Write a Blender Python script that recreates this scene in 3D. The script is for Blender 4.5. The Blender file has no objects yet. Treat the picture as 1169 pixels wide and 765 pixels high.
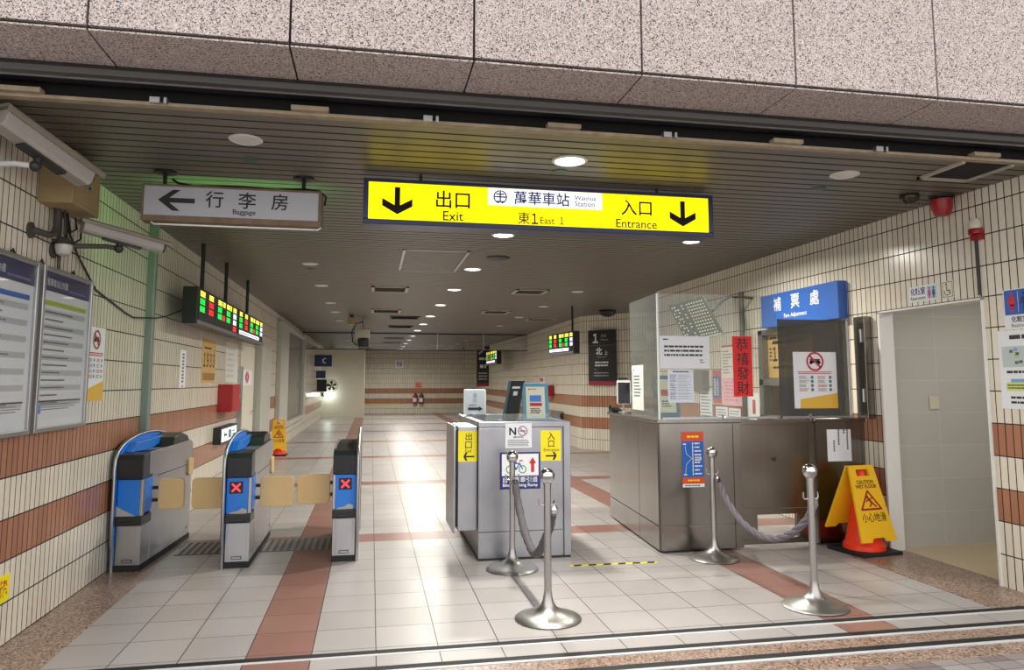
import bpy, bmesh, math, random
from math import radians as R, sin, cos, pi
from mathutils import Vector as V, Matrix
random.seed(7)
SC = bpy.context.scene
COL = SC.collection

# ------------------------------------------------------------------ camera
cd = bpy.data.cameras.new('camera'); cam = bpy.data.objects.new('camera', cd); COL.objects.link(cam)
cd.sensor_fit = 'HORIZONTAL'; cd.sensor_width = 36.0; cd.lens = 36.0 * 831.0 / 1169.0
cd.shift_y = (349.0 - 382.5) / 1169.0
cd.clip_start = 0.05; cd.clip_end = 200
cam.location = (0, 0, 1.483)
cam.rotation_euler = (R(90) + 0.1045, 0, -0.1898)
SC.camera = cam
# ------------------------------------------------------------------ light and exposure
SC.view_settings.view_transform = 'Standard'; SC.view_settings.look = 'None'
SC.view_settings.exposure = 0.1; SC.view_settings.gamma = 1.0; SC.view_settings.use_curve_mapping = False
WORLD_STRENGTH = 1.75
DOWNLIGHT_W = 56
OFFICE_W = 16
RESTROOM_W = 12
w = bpy.data.worlds.new('overcast_sky'); SC.world = w; w.use_nodes = True
bg = w.node_tree.nodes['Background']
bg.inputs[0].default_value = (1.0, 0.975, 0.96, 1); bg.inputs[1].default_value = WORLD_STRENGTH
SC.cycles.use_denoising = True
SC.cycles.max_bounces = 8; SC.cycles.diffuse_bounces = 5; SC.cycles.transparent_max_bounces = 12
SC.cycles.sample_clamp_indirect = 6.0

# ------------------------------------------------------------------ dimensions
XL, XR, ZC = -2.02, 4.54, 2.953
ROW, TW = 0.236, 0.0656

# ------------------------------------------------------------------ materials
def lin(c):
    return tuple(((x / 255) / 12.92 if x / 255 <= 0.04045 else ((x / 255 + 0.055) / 1.055) ** 2.4) for x in c) + (1,)
_m = {}
def mat(name, rgb=(128, 128, 128), rough=0.5, metal=0.0, emit=0.0, spec=0.5, noise=0.0, nscale=40, alpha=1.0, bump=0.0):
    if name in _m: return _m[name]
    m = bpy.data.materials.new(name); m.use_nodes = True; nt = m.node_tree
    b = nt.nodes['Principled BSDF']
    c = lin(rgb)
    b.inputs['Base Color'].default_value = c
    b.inputs['Roughness'].default_value = rough; b.inputs['Metallic'].default_value = metal
    b.inputs['Specular IOR Level'].default_value = spec
    b.inputs['Alpha'].default_value = alpha
    if emit > 0:
        b.inputs['Emission Color'].default_value = c; b.inputs['Emission Strength'].default_value = emit
    if noise > 0 or bump > 0:
        tc = nt.nodes.new('ShaderNodeTexCoord'); n = nt.nodes.new('ShaderNodeTexNoise')
        n.inputs['Scale'].default_value = nscale; n.inputs['Detail'].default_value = 4
        nt.links.new(tc.outputs['Object'], n.inputs['Vector'])
        if noise > 0:
            mx = nt.nodes.new('ShaderNodeMix'); mx.data_type = 'RGBA'
            mx.inputs[6].default_value = tuple(min(1, x * (1 - noise)) for x in c[:3]) + (1,)
            mx.inputs[7].default_value = tuple(min(1, x * (1 + noise)) for x in c[:3]) + (1,)
            nt.links.new(n.outputs[0], mx.inputs[0]); nt.links.new(mx.outputs[2], b.inputs['Base Color'])
        if bump > 0:
            bp = nt.nodes.new('ShaderNodeBump'); bp.inputs['Strength'].default_value = bump; bp.inputs['Distance'].default_value = 0.003
            nt.links.new(n.outputs[0], bp.inputs['Height']); nt.links.new(bp.outputs[0], b.inputs['Normal'])
    _m[name] = m
    return m

def steel(name, rgb, rough, direction='Z', var=0.25):
    """brushed stainless steel: stretched noise varies roughness and tint"""
    if name in _m: return _m[name]
    m = mat(name, rgb, rough, 1.0); nt = m.node_tree; b = nt.nodes['Principled BSDF']
    tc = nt.nodes.new('ShaderNodeTexCoord'); mp = nt.nodes.new('ShaderNodeMapping')
    mp.inputs['Scale'].default_value = (60, 60, 1.5) if direction == 'Z' else (1.5, 60, 60)
    n = nt.nodes.new('ShaderNodeTexNoise'); n.inputs['Scale'].default_value = 2.0; n.inputs['Detail'].default_value = 3
    n2 = nt.nodes.new('ShaderNodeTexNoise'); n2.inputs['Scale'].default_value = 3.0; n2.inputs['Detail'].default_value = 3
    nt.links.new(tc.outputs['Object'], mp.inputs[0]); nt.links.new(mp.outputs[0], n.inputs['Vector']); nt.links.new(tc.outputs['Object'], n2.inputs['Vector'])
    c = lin(rgb); mx = nt.nodes.new('ShaderNodeMix'); mx.data_type = 'RGBA'
    mx.inputs[6].default_value = tuple(x * (1 - var) for x in c[:3]) + (1,); mx.inputs[7].default_value = tuple(min(1, x * (1 + var)) for x in c[:3]) + (1,)
    nt.links.new(n2.outputs[0], mx.inputs[0]); nt.links.new(mx.outputs[2], b.inputs['Base Color'])
    mr = nt.nodes.new('ShaderNodeMapRange'); mr.inputs[3].default_value = rough * 0.75; mr.inputs[4].default_value = rough * 1.25
    nt.links.new(n.outputs[0], mr.inputs[0]); nt.links.new(mr.outputs[0], b.inputs['Roughness'])
    return m

def granite(name, cols, scale, rough):
    if name in _m: return _m[name]
    m = mat(name, cols[1], rough); nt = m.node_tree; b = nt.nodes['Principled BSDF']
    g = nt.nodes.new('ShaderNodeNewGeometry')
    v = nt.nodes.new('ShaderNodeTexVoronoi'); v.inputs['Scale'].default_value = scale
    n = nt.nodes.new('ShaderNodeTexNoise'); n.inputs['Scale'].default_value = scale * 0.35; n.inputs['Detail'].default_value = 5
    nt.links.new(g.outputs['Position'], v.inputs['Vector']); nt.links.new(g.outputs['Position'], n.inputs['Vector'])
    cr = nt.nodes.new('ShaderNodeValToRGB'); cr.color_ramp.interpolation = 'CONSTANT'
    e = cr.color_ramp.elements
    e[0].position = 0; e[0].color = lin(cols[0]); e[1].position = 0.17; e[1].color = lin(cols[1])
    for p, c in zip((0.42, 0.66, 0.86), cols[2:]):
        q = e.new(p); q.color = lin(c)
    sp = nt.nodes.new('ShaderNodeSeparateColor'); nt.links.new(v.outputs['Color'], sp.inputs[0])
    nt.links.new(sp.outputs[0], cr.inputs[0])
    mx = nt.nodes.new('ShaderNodeMix'); mx.data_type = 'RGBA'; mx.blend_type = 'MULTIPLY'; mx.inputs[0].default_value = 0.15
    nt.links.new(cr.outputs[0], mx.inputs[6]); nt.links.new(n.outputs[0], mx.inputs[7])
    nt.links.new(mx.outputs[2], b.inputs['Base Color'])
    _m[name] = m
    return m

def math_node(nt, op, a, b=None):
    n = nt.nodes.new('ShaderNodeMath'); n.operation = op
    for i, x in enumerate((a, b)):
        if x is None: continue
        if isinstance(x, (int, float)): n.inputs[i].default_value = x
        else: nt.links.new(x, n.inputs[i])
    return n.outputs[0]

def brick_setup(nt, u, v, bw, rh, mortar, c1, c2, cm):
    cb = nt.nodes.new('ShaderNodeCombineXYZ'); nt.links.new(u, cb.inputs[0]); nt.links.new(v, cb.inputs[1])
    br = nt.nodes.new('ShaderNodeTexBrick'); br.offset = 0.0; br.squash = 1.0
    nt.links.new(cb.outputs[0], br.inputs['Vector'])
    br.inputs['Scale'].default_value = 1.0; br.inputs['Mortar Size'].default_value = mortar; br.inputs['Mortar Smooth'].default_value = 0.15
    br.inputs['Brick Width'].default_value = bw; br.inputs['Row Height'].default_value = rh; br.inputs['Bias'].default_value = 0.0
    br.inputs['Color1'].default_value = lin(c1); br.inputs['Color2'].default_value = lin(c2); br.inputs['Mortar'].default_value = lin(cm)
    return br

def tile_wall(name, direction):
    """tall narrow glazed tiles with two brown bands; u runs along the wall"""
    if name in _m: return _m[name]
    m = mat(name, (200, 190, 170), 0.22); nt = m.node_tree; b = nt.nodes['Principled BSDF']
    g = nt.nodes.new('ShaderNodeNewGeometry'); s = nt.nodes.new('ShaderNodeSeparateXYZ'); nt.links.new(g.outputs['Position'], s.inputs[0])
    d = nt.nodes.new('ShaderNodeVectorMath'); d.operation = 'DOT_PRODUCT'; d.inputs[1].default_value = direction
    nt.links.new(g.outputs['Position'], d.inputs[0])
    u = math_node(nt, 'ADD', d.outputs['Value'], TW * 400)
    br = brick_setup(nt, u, s.outputs[2], TW, ROW, 0.0046, (238, 231, 215), (228, 219, 200), (30, 27, 25))
    bb = brick_setup(nt, u, s.outputs[2], TW, ROW, 0.0046, (182, 128, 98), (170, 117, 88), (30, 27, 25))
    row = math_node(nt, 'FLOOR', math_node(nt, 'DIVIDE', s.outputs[2], ROW))
    isb = math_node(nt, 'MAXIMUM', math_node(nt, 'COMPARE', row, 2.0), math_node(nt, 'COMPARE', row, 4.0))
    for l in (isb.node,): pass
    mx = nt.nodes.new('ShaderNodeMix'); mx.data_type = 'RGBA'
    nt.links.new(isb, mx.inputs[0]); nt.links.new(br.outputs['Color'], mx.inputs[6]); nt.links.new(bb.outputs['Color'], mx.inputs[7])
    n = nt.nodes.new('ShaderNodeTexNoise'); n.inputs['Scale'].default_value = 2.2; n.inputs['Detail'].default_value = 5
    nt.links.new(g.outputs['Position'], n.inputs['Vector'])
    ml = nt.nodes.new('ShaderNodeMix'); ml.data_type = 'RGBA'; ml.blend_type = 'MULTIPLY'; ml.inputs[0].default_value = 0.15
    nt.links.new(mx.outputs[2], ml.inputs[6]); nt.links.new(n.outputs[0], ml.inputs[7])
    nt.links.new(ml.outputs[2], b.inputs['Base Color'])
    bp = nt.nodes.new('ShaderNodeBump'); bp.invert = True; bp.inputs['Strength'].default_value = 0.5; bp.inputs['Distance'].default_value = 0.003
    nt.links.new(br.outputs['Fac'], bp.inputs['Height']); nt.links.new(bp.outputs[0], b.inputs['Normal'])
    rr = nt.nodes.new('ShaderNodeMapRange'); rr.inputs[3].default_value = 0.22; rr.inputs[4].default_value = 0.8
    nt.links.new(br.outputs['Fac'], rr.inputs[0]); nt.links.new(rr.outputs[0], b.inputs['Roughness'])
    return m

def floor_mat():
    m = mat('floor_tiles', (200, 195, 188), 0.25); nt = m.node_tree; b = nt.nodes['Principled BSDF']
    g = nt.nodes.new('ShaderNodeNewGeometry'); s = nt.nodes.new('ShaderNodeSeparateXYZ'); nt.links.new(g.outputs['Position'], s.inputs[0])
    X, Y = s.outputs[0], s.outputs[1]
    u = math_node(nt, 'ADD', X, 0.638 + 0.346 * 40); v = math_node(nt, 'ADD', Y, -4.68 + 0.349 * 40)
    bw = brick_setup(nt, u, v, 0.346, 0.349, 0.003, (177, 172, 170), (168, 163, 160), (46, 43, 41))
    brr = brick_setup(nt, u, v, 0.346, 0.349, 0.003, (150, 112, 102), (142, 104, 94), (56, 46, 43))
    iu = math_node(nt, 'FLOOR', math_node(nt, 'DIVIDE', u, 0.346)); iv = math_node(nt, 'FLOOR', math_node(nt, 'DIVIDE', v, 0.349))
    a = math_node(nt, 'COMPARE', iu, 40.0); c = math_node(nt, 'COMPARE', iu, 50.0)
    k = math_node(nt, 'MODULO', math_node(nt, 'SUBTRACT', iv, 47.0), 11.0)
    d = math_node(nt, 'COMPARE', k, 0.0)
    isr = math_node(nt, 'MAXIMUM', math_node(nt, 'MAXIMUM', a, c), d)
    for nd in nt.nodes:
        if nd.type == 'MATH' and nd.operation == 'COMPARE': nd.inputs[2].default_value = 0.3
    mx = nt.nodes.new('ShaderNodeMix'); mx.data_type = 'RGBA'
    nt.links.new(isr, mx.inputs[0]); nt.links.new(bw.outputs['Color'], mx.inputs[6]); nt.links.new(brr.outputs['Color'], mx.inputs[7])
    n = nt.nodes.new('ShaderNodeTexNoise'); n.inputs['Scale'].default_value = 1.6; n.inputs['Detail'].default_value = 6
    nt.links.new(g.outputs['Position'], n.inputs['Vector'])
    ml = nt.nodes.new('ShaderNodeMix'); ml.data_type = 'RGBA'; ml.blend_type = 'MULTIPLY'; ml.inputs[0].default_value = 0.22
    nt.links.new(mx.outputs[2], ml.inputs[6]); nt.links.new(n.outputs[0], ml.inputs[7]); nt.links.new(ml.outputs[2], b.inputs['Base Color'])
    mr = nt.nodes.new('ShaderNodeMapRange'); mr.inputs[3].default_value = 0.26; mr.inputs[4].default_value = 0.44; b.inputs['Specular IOR Level'].default_value = 0.35
    nt.links.new(n.outputs[0], mr.inputs[0]); nt.links.new(mr.outputs[0], b.inputs['Roughness'])
    bp = nt.nodes.new('ShaderNodeBump'); bp.invert = True; bp.inputs['Strength'].default_value = 0.4; bp.inputs['Distance'].default_value = 0.002
    nt.links.new(bw.outputs['Fac'], bp.inputs['Height']); nt.links.new(bp.outputs[0], b.inputs['Normal'])
    return m

def paving_mat():
    m = mat('outdoor_paving', (150, 140, 138), 0.7); nt = m.node_tree; b = nt.nodes['Principled BSDF']
    g = nt.nodes.new('ShaderNodeNewGeometry'); s = nt.nodes.new('ShaderNodeSeparateXYZ'); nt.links.new(g.outputs['Position'], s.inputs[0])
    u = math_node(nt, 'ADD', s.outputs[0], 20.0); v = math_node(nt, 'ADD', s.outputs[1], 20.0)
    br = brick_setup(nt, u, v, 0.15, 0.1, 0.003, (128, 116, 114), (176, 170, 166), (70, 64, 62)); br.inputs['Bias'].default_value = -0.3
    n = nt.nodes.new('ShaderNodeTexNoise'); n.inputs['Scale'].default_value = 60; nt.links.new(g.outputs['Position'], n.inputs['Vector'])
    ml = nt.nodes.new('ShaderNodeMix'); ml.data_type = 'RGBA'; ml.blend_type = 'MULTIPLY'; ml.inputs[0].default_value = 0.4
    nt.links.new(br.outputs['Color'], ml.inputs[6]); nt.links.new(n.outputs[0], ml.inputs[7]); nt.links.new(ml.outputs[2], b.inputs['Base Color'])
    return m

def glass_mat(name, rgb, clear=0.9, rough=0.03, sheen=0.5):
    """thin acrylic sheet: mostly see-through with a fresnel sheen"""
    if name in _m: return _m[name]
    m = bpy.data.materials.new(name); m.use_nodes = True; nt = m.node_tree; nt.nodes.remove(nt.nodes['Principled BSDF'])
    out = nt.nodes['Material Output']
    t = nt.nodes.new('ShaderNodeBsdfTransparent'); t.inputs[0].default_value = lin(rgb)
    gl = nt.nodes.new('ShaderNodeBsdfGlossy'); gl.inputs['Roughness'].default_value = rough
    df = nt.nodes.new('ShaderNodeBsdfDiffuse'); df.inputs[0].default_value = (0.6, 0.6, 0.58, 1)
    lw = nt.nodes.new('ShaderNodeLayerWeight'); lw.inputs[0].default_value = 0.5
    p4 = math_node(nt, 'POWER', lw.outputs['Facing'], 4.0); sc = math_node(nt, 'ADD', math_node(nt, 'MULTIPLY', p4, sheen), 0.035)
    m1 = nt.nodes.new('ShaderNodeMixShader'); m1.inputs[0].default_value = 1 - clear
    nt.links.new(t.outputs[0], m1.inputs[1]); nt.links.new(df.outputs[0], m1.inputs[2])
    m2 = nt.nodes.new('ShaderNodeMixShader'); nt.links.new(sc, m2.inputs[0])
    nt.links.new(m1.outputs[0], m2.inputs[1]); nt.links.new(gl.outputs[0], m2.inputs[2]); nt.links.new(m2.outputs[0], out.inputs[0])
    _m[name] = m
    return m

BLACK = mat('black_plastic', (22, 22, 24), 0.45)
DARK = mat('dark_paint', (40, 40, 42), 0.5)
INK = mat('black_ink', (14, 14, 16), 0.6)
WHITE = mat('white_print', (236, 238, 240), 0.5)
PAPER = mat('paper', (228, 231, 235), 0.7)
GREYINK = mat('grey_print', (120, 122, 128), 0.7)
PALEGREY = mat('pale_grey_print', (190, 192, 194), 0.6)
REDINK = mat('red_print', (200, 32, 40), 0.5)
YELLOW = mat('yellow_print', (244, 226, 8), 0.45)
NAVY = mat('navy_print', (24, 34, 110), 0.45)
BLUE = mat('blue_print', (28, 84, 176), 0.45)
TAN = mat('tan_poster', (196, 160, 92), 0.6, noise=0.15, nscale=8)
STEEL = steel('brushed_steel', (168, 169, 175), 0.34)
STEELD = steel('dark_brushed_steel', (138, 133, 126), 0.22)
CHROME = mat('polished_chrome', (205, 205, 208), 0.12, 1.0)
SATIN = steel('satin_steel_tube', (176, 174, 171), 0.36, 'Z', 0.12)
ALU = mat('aluminium_frame', (178, 180, 182), 0.35, 0.9)

# ------------------------------------------------------------------ geometry collector
def wloc(o):
    p = V((0, 0, 0))
    while o: p += o.location; o = o.parent
    return p

class G:
    def __init__(s): s.bm = bmesh.new(); s.mats = []
    def mi(s, m):
        if m not in s.mats: s.mats.append(m)
        return s.mats.index(m)
    def _f(s, vs, m, smooth=False):
        try: f = s.bm.faces.new(vs)
        except ValueError: return None
        f.material_index = s.mi(m); f.smooth = smooth
        return f
    def hexa(s, p, m):
        v = [s.bm.verts.new(q) for q in p]
        for q in ((0, 3, 2, 1), (4, 5, 6, 7), (0, 1, 5, 4), (1, 2, 6, 5), (2, 3, 7, 6), (3, 0, 4, 7)): s._f([v[i] for i in q], m)
        return s
    def box(s, x0, x1, y0, y1, z0, z1, m):
        return s.hexa([(x0, y0, z0), (x1, y0, z0), (x1, y1, z0), (x0, y1, z0), (x0, y0, z1), (x1, y0, z1), (x1, y1, z1), (x0, y1, z1)], m)
    def obox(s, o, a, b, c, m):
        """box from corner o along vectors a, b, c"""
        o, a, b, c = V(o), V(a), V(b), V(c)
        return s.hexa([o, o + a, o + a + b, o + b, o + c, o + a + c, o + a + b + c, o + b + c], m)
    def prism(s, pts, vec, m):
        """3d polygon swept by vec"""
        vec = V(vec); a = [s.bm.verts.new(p) for p in pts]; b = [s.bm.verts.new(V(p) + vec) for p in pts]
        s._f(list(reversed(a)), m); s._f(b, m); n = len(pts)
        for i in range(n): s._f([a[i], a[(i + 1) % n], b[(i + 1) % n], b[i]], m)
        return s
    def ring(s, c, ax1, ax2, r, n):
        return [s.bm.verts.new(c + (ax1 * cos(2 * pi * i / n) + ax2 * sin(2 * pi * i / n)) * r) for i in range(n)]
    def tube(s, pts, r, m, n=10, caps=True):
        pts = [V(p) for p in pts]; rs = r if isinstance(r, (list, tuple)) else [r] * len(pts); rings = []
        up = V((0, 0, 1)); prev = None
        for i, p in enumerate(pts):
            t = (pts[min(i + 1, len(pts) - 1)] - pts[max(i - 1, 0)]).normalized()
            if prev is None:
                a = t.cross(up)
                if a.length < 0.05: a = t.cross(V((1, 0, 0)))
            else: a = prev - t * prev.dot(t)
            a.normalize(); prev = a
            rings.append(s.ring(p, a, t.cross(a), rs[i], n))
        for i in range(len(rings) - 1):
            for k in range(n): s._f([rings[i][k], rings[i][(k + 1) % n], rings[i + 1][(k + 1) % n], rings[i + 1][k]], m, True)
        if caps: s._f(list(reversed(rings[0])), m); s._f(rings[-1], m)
        return s
    def cyl(s, p, q, r, m, n=20): return s.tube([p, q], r, m, n)
    def lathe(s, prof, c, m, n=36, axis='Z'):
        c = V(c); rings = []
        for r, z in prof:
            if axis == 'Z': o, a, b = c + V((0, 0, z)), V((1, 0, 0)), V((0, 1, 0))
            elif axis == 'Y': o, a, b = c + V((0, z, 0)), V((1, 0, 0)), V((0, 0, -1))
            else: o, a, b = c + V((z, 0, 0)), V((0, 1, 0)), V((0, 0, 1))
            rings.append(s.ring(o, a, b, max(r, 1e-4), n))
        for i in range(len(rings) - 1):
            for k in range(n): s._f([rings[i][k], rings[i][(k + 1) % n], rings[i + 1][(k + 1) % n], rings[i + 1][k]], m, True)
        s._f(list(reversed(rings[0])), m); s._f(rings[-1], m)
        return s
    def sphere(s, c, r, m, n=24):
        return s.lathe([(r * sin(pi * i / 14), -r * cos(pi * i / 14)) for i in range(15)], c, m, n)
    def build(s, name, parent=None, bevel=0.0, seg=2):
        bm = s.bm
        bmesh.ops.recalc_face_normals(bm, faces=bm.faces) if not getattr(s, 'norecalc', False) else None
        vs = [v.co for v in bm.verts]
        lo = V((min(v.x for v in vs), min(v.y for v in vs), min(v.z for v in vs))); hi = V((max(v.x for v in vs), max(v.y for v in vs), max(v.z for v in vs)))
        org = wloc(parent) if parent else V(((lo.x + hi.x) / 2, (lo.y + hi.y) / 2, lo.z))
        if getattr(s, 'atzero', False): org = V((0, 0, 0))
        bmesh.ops.translate(bm, verts=bm.verts, vec=-org)
        me = bpy.data.meshes.new(name); bm.to_mesh(me); bm.free()
        for m in s.mats: me.materials.append(m)
        if any(p.use_smooth for p in me.polygons): me.set_sharp_from_angle(angle=R(38))
        o = bpy.data.objects.new(name, me); COL.objects.link(o)
        if parent: o.parent = parent
        else: o.location = org
        if bevel:
            b = o.modifiers.new('bevel', 'BEVEL'); b.width = bevel; b.segments = seg; b.limit_method = 'ANGLE'; b.angle_limit = R(50)
        return o

_tc = {}
def glyphs(body, bold=0.0):
    key = (body, bold)
    if key in _tc: return _tc[key]
    c = bpy.data.curves.new('lettering', 'FONT'); c.body = body; c.resolution_u = 3; c.offset = bold
    o = bpy.data.objects.new('lettering', c); COL.objects.link(o)
    dg = bpy.context.evaluated_depsgraph_get(); dg.update()
    me = o.evaluated_get(dg).to_mesh()
    vs = [tuple(v.co[:2]) for v in me.vertices]; fs = [tuple(p.vertices) for p in me.polygons]
    o.evaluated_get(dg).to_mesh_clear(); bpy.data.objects.remove(o); bpy.data.curves.remove(c)
    x0 = min(v[0] for v in vs); x1 = max(v[0] for v in vs); y0 = min(v[1] for v in vs); y1 = max(v[1] for v in vs)
    _tc[key] = ([(v[0] - x0, v[1] - y0) for v in vs], fs, x1 - x0, y1 - y0)
    return _tc[key]

class P(G):
    """a flat panel: u right, v up, layers towards the viewer; o is the lower left corner"""
    def __init__(s, o, u=(1, 0, 0), v=(0, 0, 1), step=0.0012):
        super().__init__(); s.o = V(o); s.u = V(u).normalized(); s.v = V(v).normalized(); s.w = s.u.cross(s.v); s.st = step; s.norecalc = True
    def p(s, u, v, d=0.0): return s.o + s.u * u + s.v * v + s.w * d
    def slab(s, u0, v0, u1, v1, d0, d1, m):
        a = [s.p(u0, v0, d0), s.p(u1, v0, d0), s.p(u1, v1, d0), s.p(u0, v1, d0), s.p(u0, v0, d1), s.p(u1, v0, d1), s.p(u1, v1, d1), s.p(u0, v1, d1)]
        return s.hexa(a, m)
    def sheet(s, wd, h, m, t=0.003): return s.slab(0, 0, wd, h, -t, 0, m)
    def poly(s, pts, m, L=1):
        s._f([s.bm.verts.new(s.p(a, b, L * s.st)) for a, b in pts], m); return s
    def rect(s, u0, v0, u1, v1, m, L=1): return s.poly([(u0, v0), (u1, v0), (u1, v1), (u0, v1)], m, L)
    def disc(s, c, r, m, L=1, n=28): return s.poly([(c[0] + r * cos(2 * pi * i / n), c[1] + r * sin(2 * pi * i / n)) for i in range(n)], m, L)
    def annulus(s, c, r0, r1, m, L=1, n=36, a0=0.0, a1=2 * pi, sx=1.0):
        for i in range(n):
            a, b = a0 + (a1 - a0) * i / n, a0 + (a1 - a0) * (i + 1) / n
            s.poly([(c[0] + r * cos(t) * sx, c[1] + r * sin(t)) for r, t in ((r0, a), (r1, a), (r1, b), (r0, b))], m, L)
        return s
    def bar(s, a, b, wd, m, L=1):
        dx, dy = b[0] - a[0], b[1] - a[1]; l = math.hypot(dx, dy); nx, ny = -dy / l * wd / 2, dx / l * wd / 2
        return s.poly([(a[0] - nx, a[1] - ny), (b[0] - nx, b[1] - ny), (b[0] + nx, b[1] + ny), (a[0] + nx, a[1] + ny)], m, L)
    def text(s, body, u0, v0, u1, v1, m, L=2, bold=0.0, align='c', stretch=False):
        vs, fs, wd, h = glyphs(body, bold)
        ky = (v1 - v0) / h; kx = (u1 - u0) / wd
        if not stretch:
            if kx > ky * 1.0: kx = ky
            elif kx < ky * 0.7: ky = kx / 0.7
        W, Hh = wd * kx, h * ky
        ou = u0 if align == 'l' else (u1 - W if align == 'r' else (u0 + u1 - W) / 2); ov = (v0 + v1 - Hh) / 2
        q = [s.bm.verts.new(s.p(ou + a * kx, ov + b * ky, L * s.st)) for a, b in vs]
        for f in fs: s._f([q[i] for i in f], m)
        return s
    def lines(s, u0, v0, u1, v1, n, m, L=1, thick=0.5, full=0.6, seed=1):
        """rows of small print too small to read in the photo"""
        rr = random.Random(seed); dv = (v1 - v0) / n
        for i in range(n):
            b = v1 - dv * (i + 0.5 + thick / 2); e = u0 + (u1 - u0) * (full + (1 - full) * rr.random()); x = u0; cw = dv * thick
            while x < e - cw * 0.3:
                k = min(e, x + cw * rr.uniform(0.8, 3.2)); s.rect(x, b, k, b + cw, m, L); x = k + cw * 0.35
        return s
    def arrow(s, a, b, wd, head, m, L=2):
        """straight arrow with an open chevron head, from a to b"""
        A, B = V((a[0], a[1], 0)), V((b[0], b[1], 0)); t = (B - A).normalized(); n = V((-t.y, t.x, 0))
        s.bar(a, tuple((B - t * wd * 1.2)[:2]), wd, m, L - 0.4)
        for sg in (1, -1):
            e = B - t * head + n * sg * head
            s.poly([tuple(x[:2]) for x in ((B, B - t * wd * 1.45, e - t * wd * 0.2 - n * sg * 0, e + t * wd * 1.2) if sg > 0 else (B, e + t * wd * 1.2, e - t * wd * 0.2, B - t * wd * 1.45))], m, L)
        return s
    def ban(s, c, r, m, L=3, wd=0.2):
        s.annulus(c, r * (1 - wd), r, m, L); k = r * 0.64
        s.bar((c[0] - k, c[1] + k), (c[0] + k, c[1] - k), r * wd, m, L)
        return s

def tag(o, label=None, cat=None, group=None, kind=None):
    if label: o['label'] = label
    if cat: o['category'] = cat
    if group: o['group'] = group
    if kind: o['kind'] = kind
    return o
def thing(name, loc, label, cat, group=None):
    o = bpy.data.objects.new(name, None); COL.objects.link(o); o.location = loc; o.empty_display_size = 0.1
    return tag(o, label, cat, group)
def struct(name, g, parent=None, bevel=0.0):
    g.atzero = parent is None; o = g.build(name, parent, bevel)
    if parent is None: o['kind'] = 'structure'
    return o
def copy_tree(o, parent=None):
    c = o.copy(); COL.objects.link(c)
    if parent: c.parent = parent
    for ch in [x for x in o.children]: copy_tree(ch, c)
    return c
def rounded(w0, h0, w1, h1, r, n=5):
    out = []
    for cx, cy, a in ((w1 - r, h1 - r, 0), (w0 + r, h1 - r, 90), (w0 + r, h0 + r, 180), (w1 - r, h0 + r, 270)):
        for i in range(n + 1): t = R(a + 90 * i / n); out.append((cx + r * cos(t), cy + r * sin(t)))
    return out
UL, UR, UF = (0, 1, 0), (0, -1, 0), (1, 0, 0)      # reading direction on the left wall, the right wall, and on faces towards the street

# ================================================================== SETTING
FLOORM = floor_mat(); PAVE = paving_mat()
GRAN = granite('pink_granite', ((72, 67, 70), (178, 164, 158), (197, 184, 178), (164, 151, 148), (212, 200, 195)), 185, 0.55)
GRAND = granite('brown_granite', ((70, 58, 52), (150, 124, 108), (172, 146, 128), (128, 104, 92), (186, 164, 148)), 110, 0.28)
TILEX = tile_wall('glazed_tile_side', (0, 1, 0)); TILEY = tile_wall('glazed_tile_back', (1, 0, 0))
dd = V((0.77, -1.0, 0)).normalized(); TILED = tile_wall('glazed_tile_angled', tuple(dd))
SLAT = mat('ceiling_slat', (102, 97, 87), 0.42, noise=0.08, nscale=1.5)
VOID = mat('ceiling_void', (12, 12, 12), 0.9)
CREAM = mat('cream_paint', (212, 208, 192), 0.5, noise=0.04, nscale=2)
BEIGE = mat('stained_beige_trim', (150, 136, 112), 0.6, noise=0.45, nscale=14)

g = G(); g.box(-1.66, XR, 4.29, 35.2, -0.05, 0, FLOORM); g.box(-2.1, 4.7, 4.052, 4.205, -0.05, 0, FLOORM); g.box(XR, 7.2, 11.12, 35.2, -0.05, 0, FLOORM)
g.box(-2.02, -1.66, 7.4, 35.2, -0.05, 0, FLOORM); struct('floor', g)
g = G(); g.box(-2.12, -1.66, 4.29, 7.4, -0.05, 0.0, GRAND); struct('trim_1', g)                    # granite kerb along the left wall
g = G(); g.box(4.05, 4.54, 4.29, 5.72, 0.0, 0.006, GRAND); g.box(4.54, 4.66, 4.712, 5.87, -0.05, 0.004, GRAND); struct('trim_2', g)  # granite before the doorway
g = G(); g.box(-3, 6, 3.825, 3.96, -0.05, 0, GRAND); g.box(-3, 6, 3.57, 3.725, -0.05, 0, GRAND); struct('trim_3', g)
g = G(); g.box(-9, 14, -7, 3.57, -0.05, 0, PAVE); struct('floor_outside', g)
g = G()                                                                                            # shutter tracks in the threshold
RUB = mat('track_rubber', (14, 15, 20), 0.7); TRK = mat('track_white_metal', (196, 196, 198), 0.45)
for ya, yb, yc in ((4.205, 4.228, 4.29), (3.965, 3.99, 4.052), (3.735, 3.762, 3.828)):
    g.box(-3, 6, yb, yc, -0.05, 0.001, RUB); g.box(-3, 6, ya, yb, -0.05, 0.003, TRK)
struct('trim_4', g)

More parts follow.
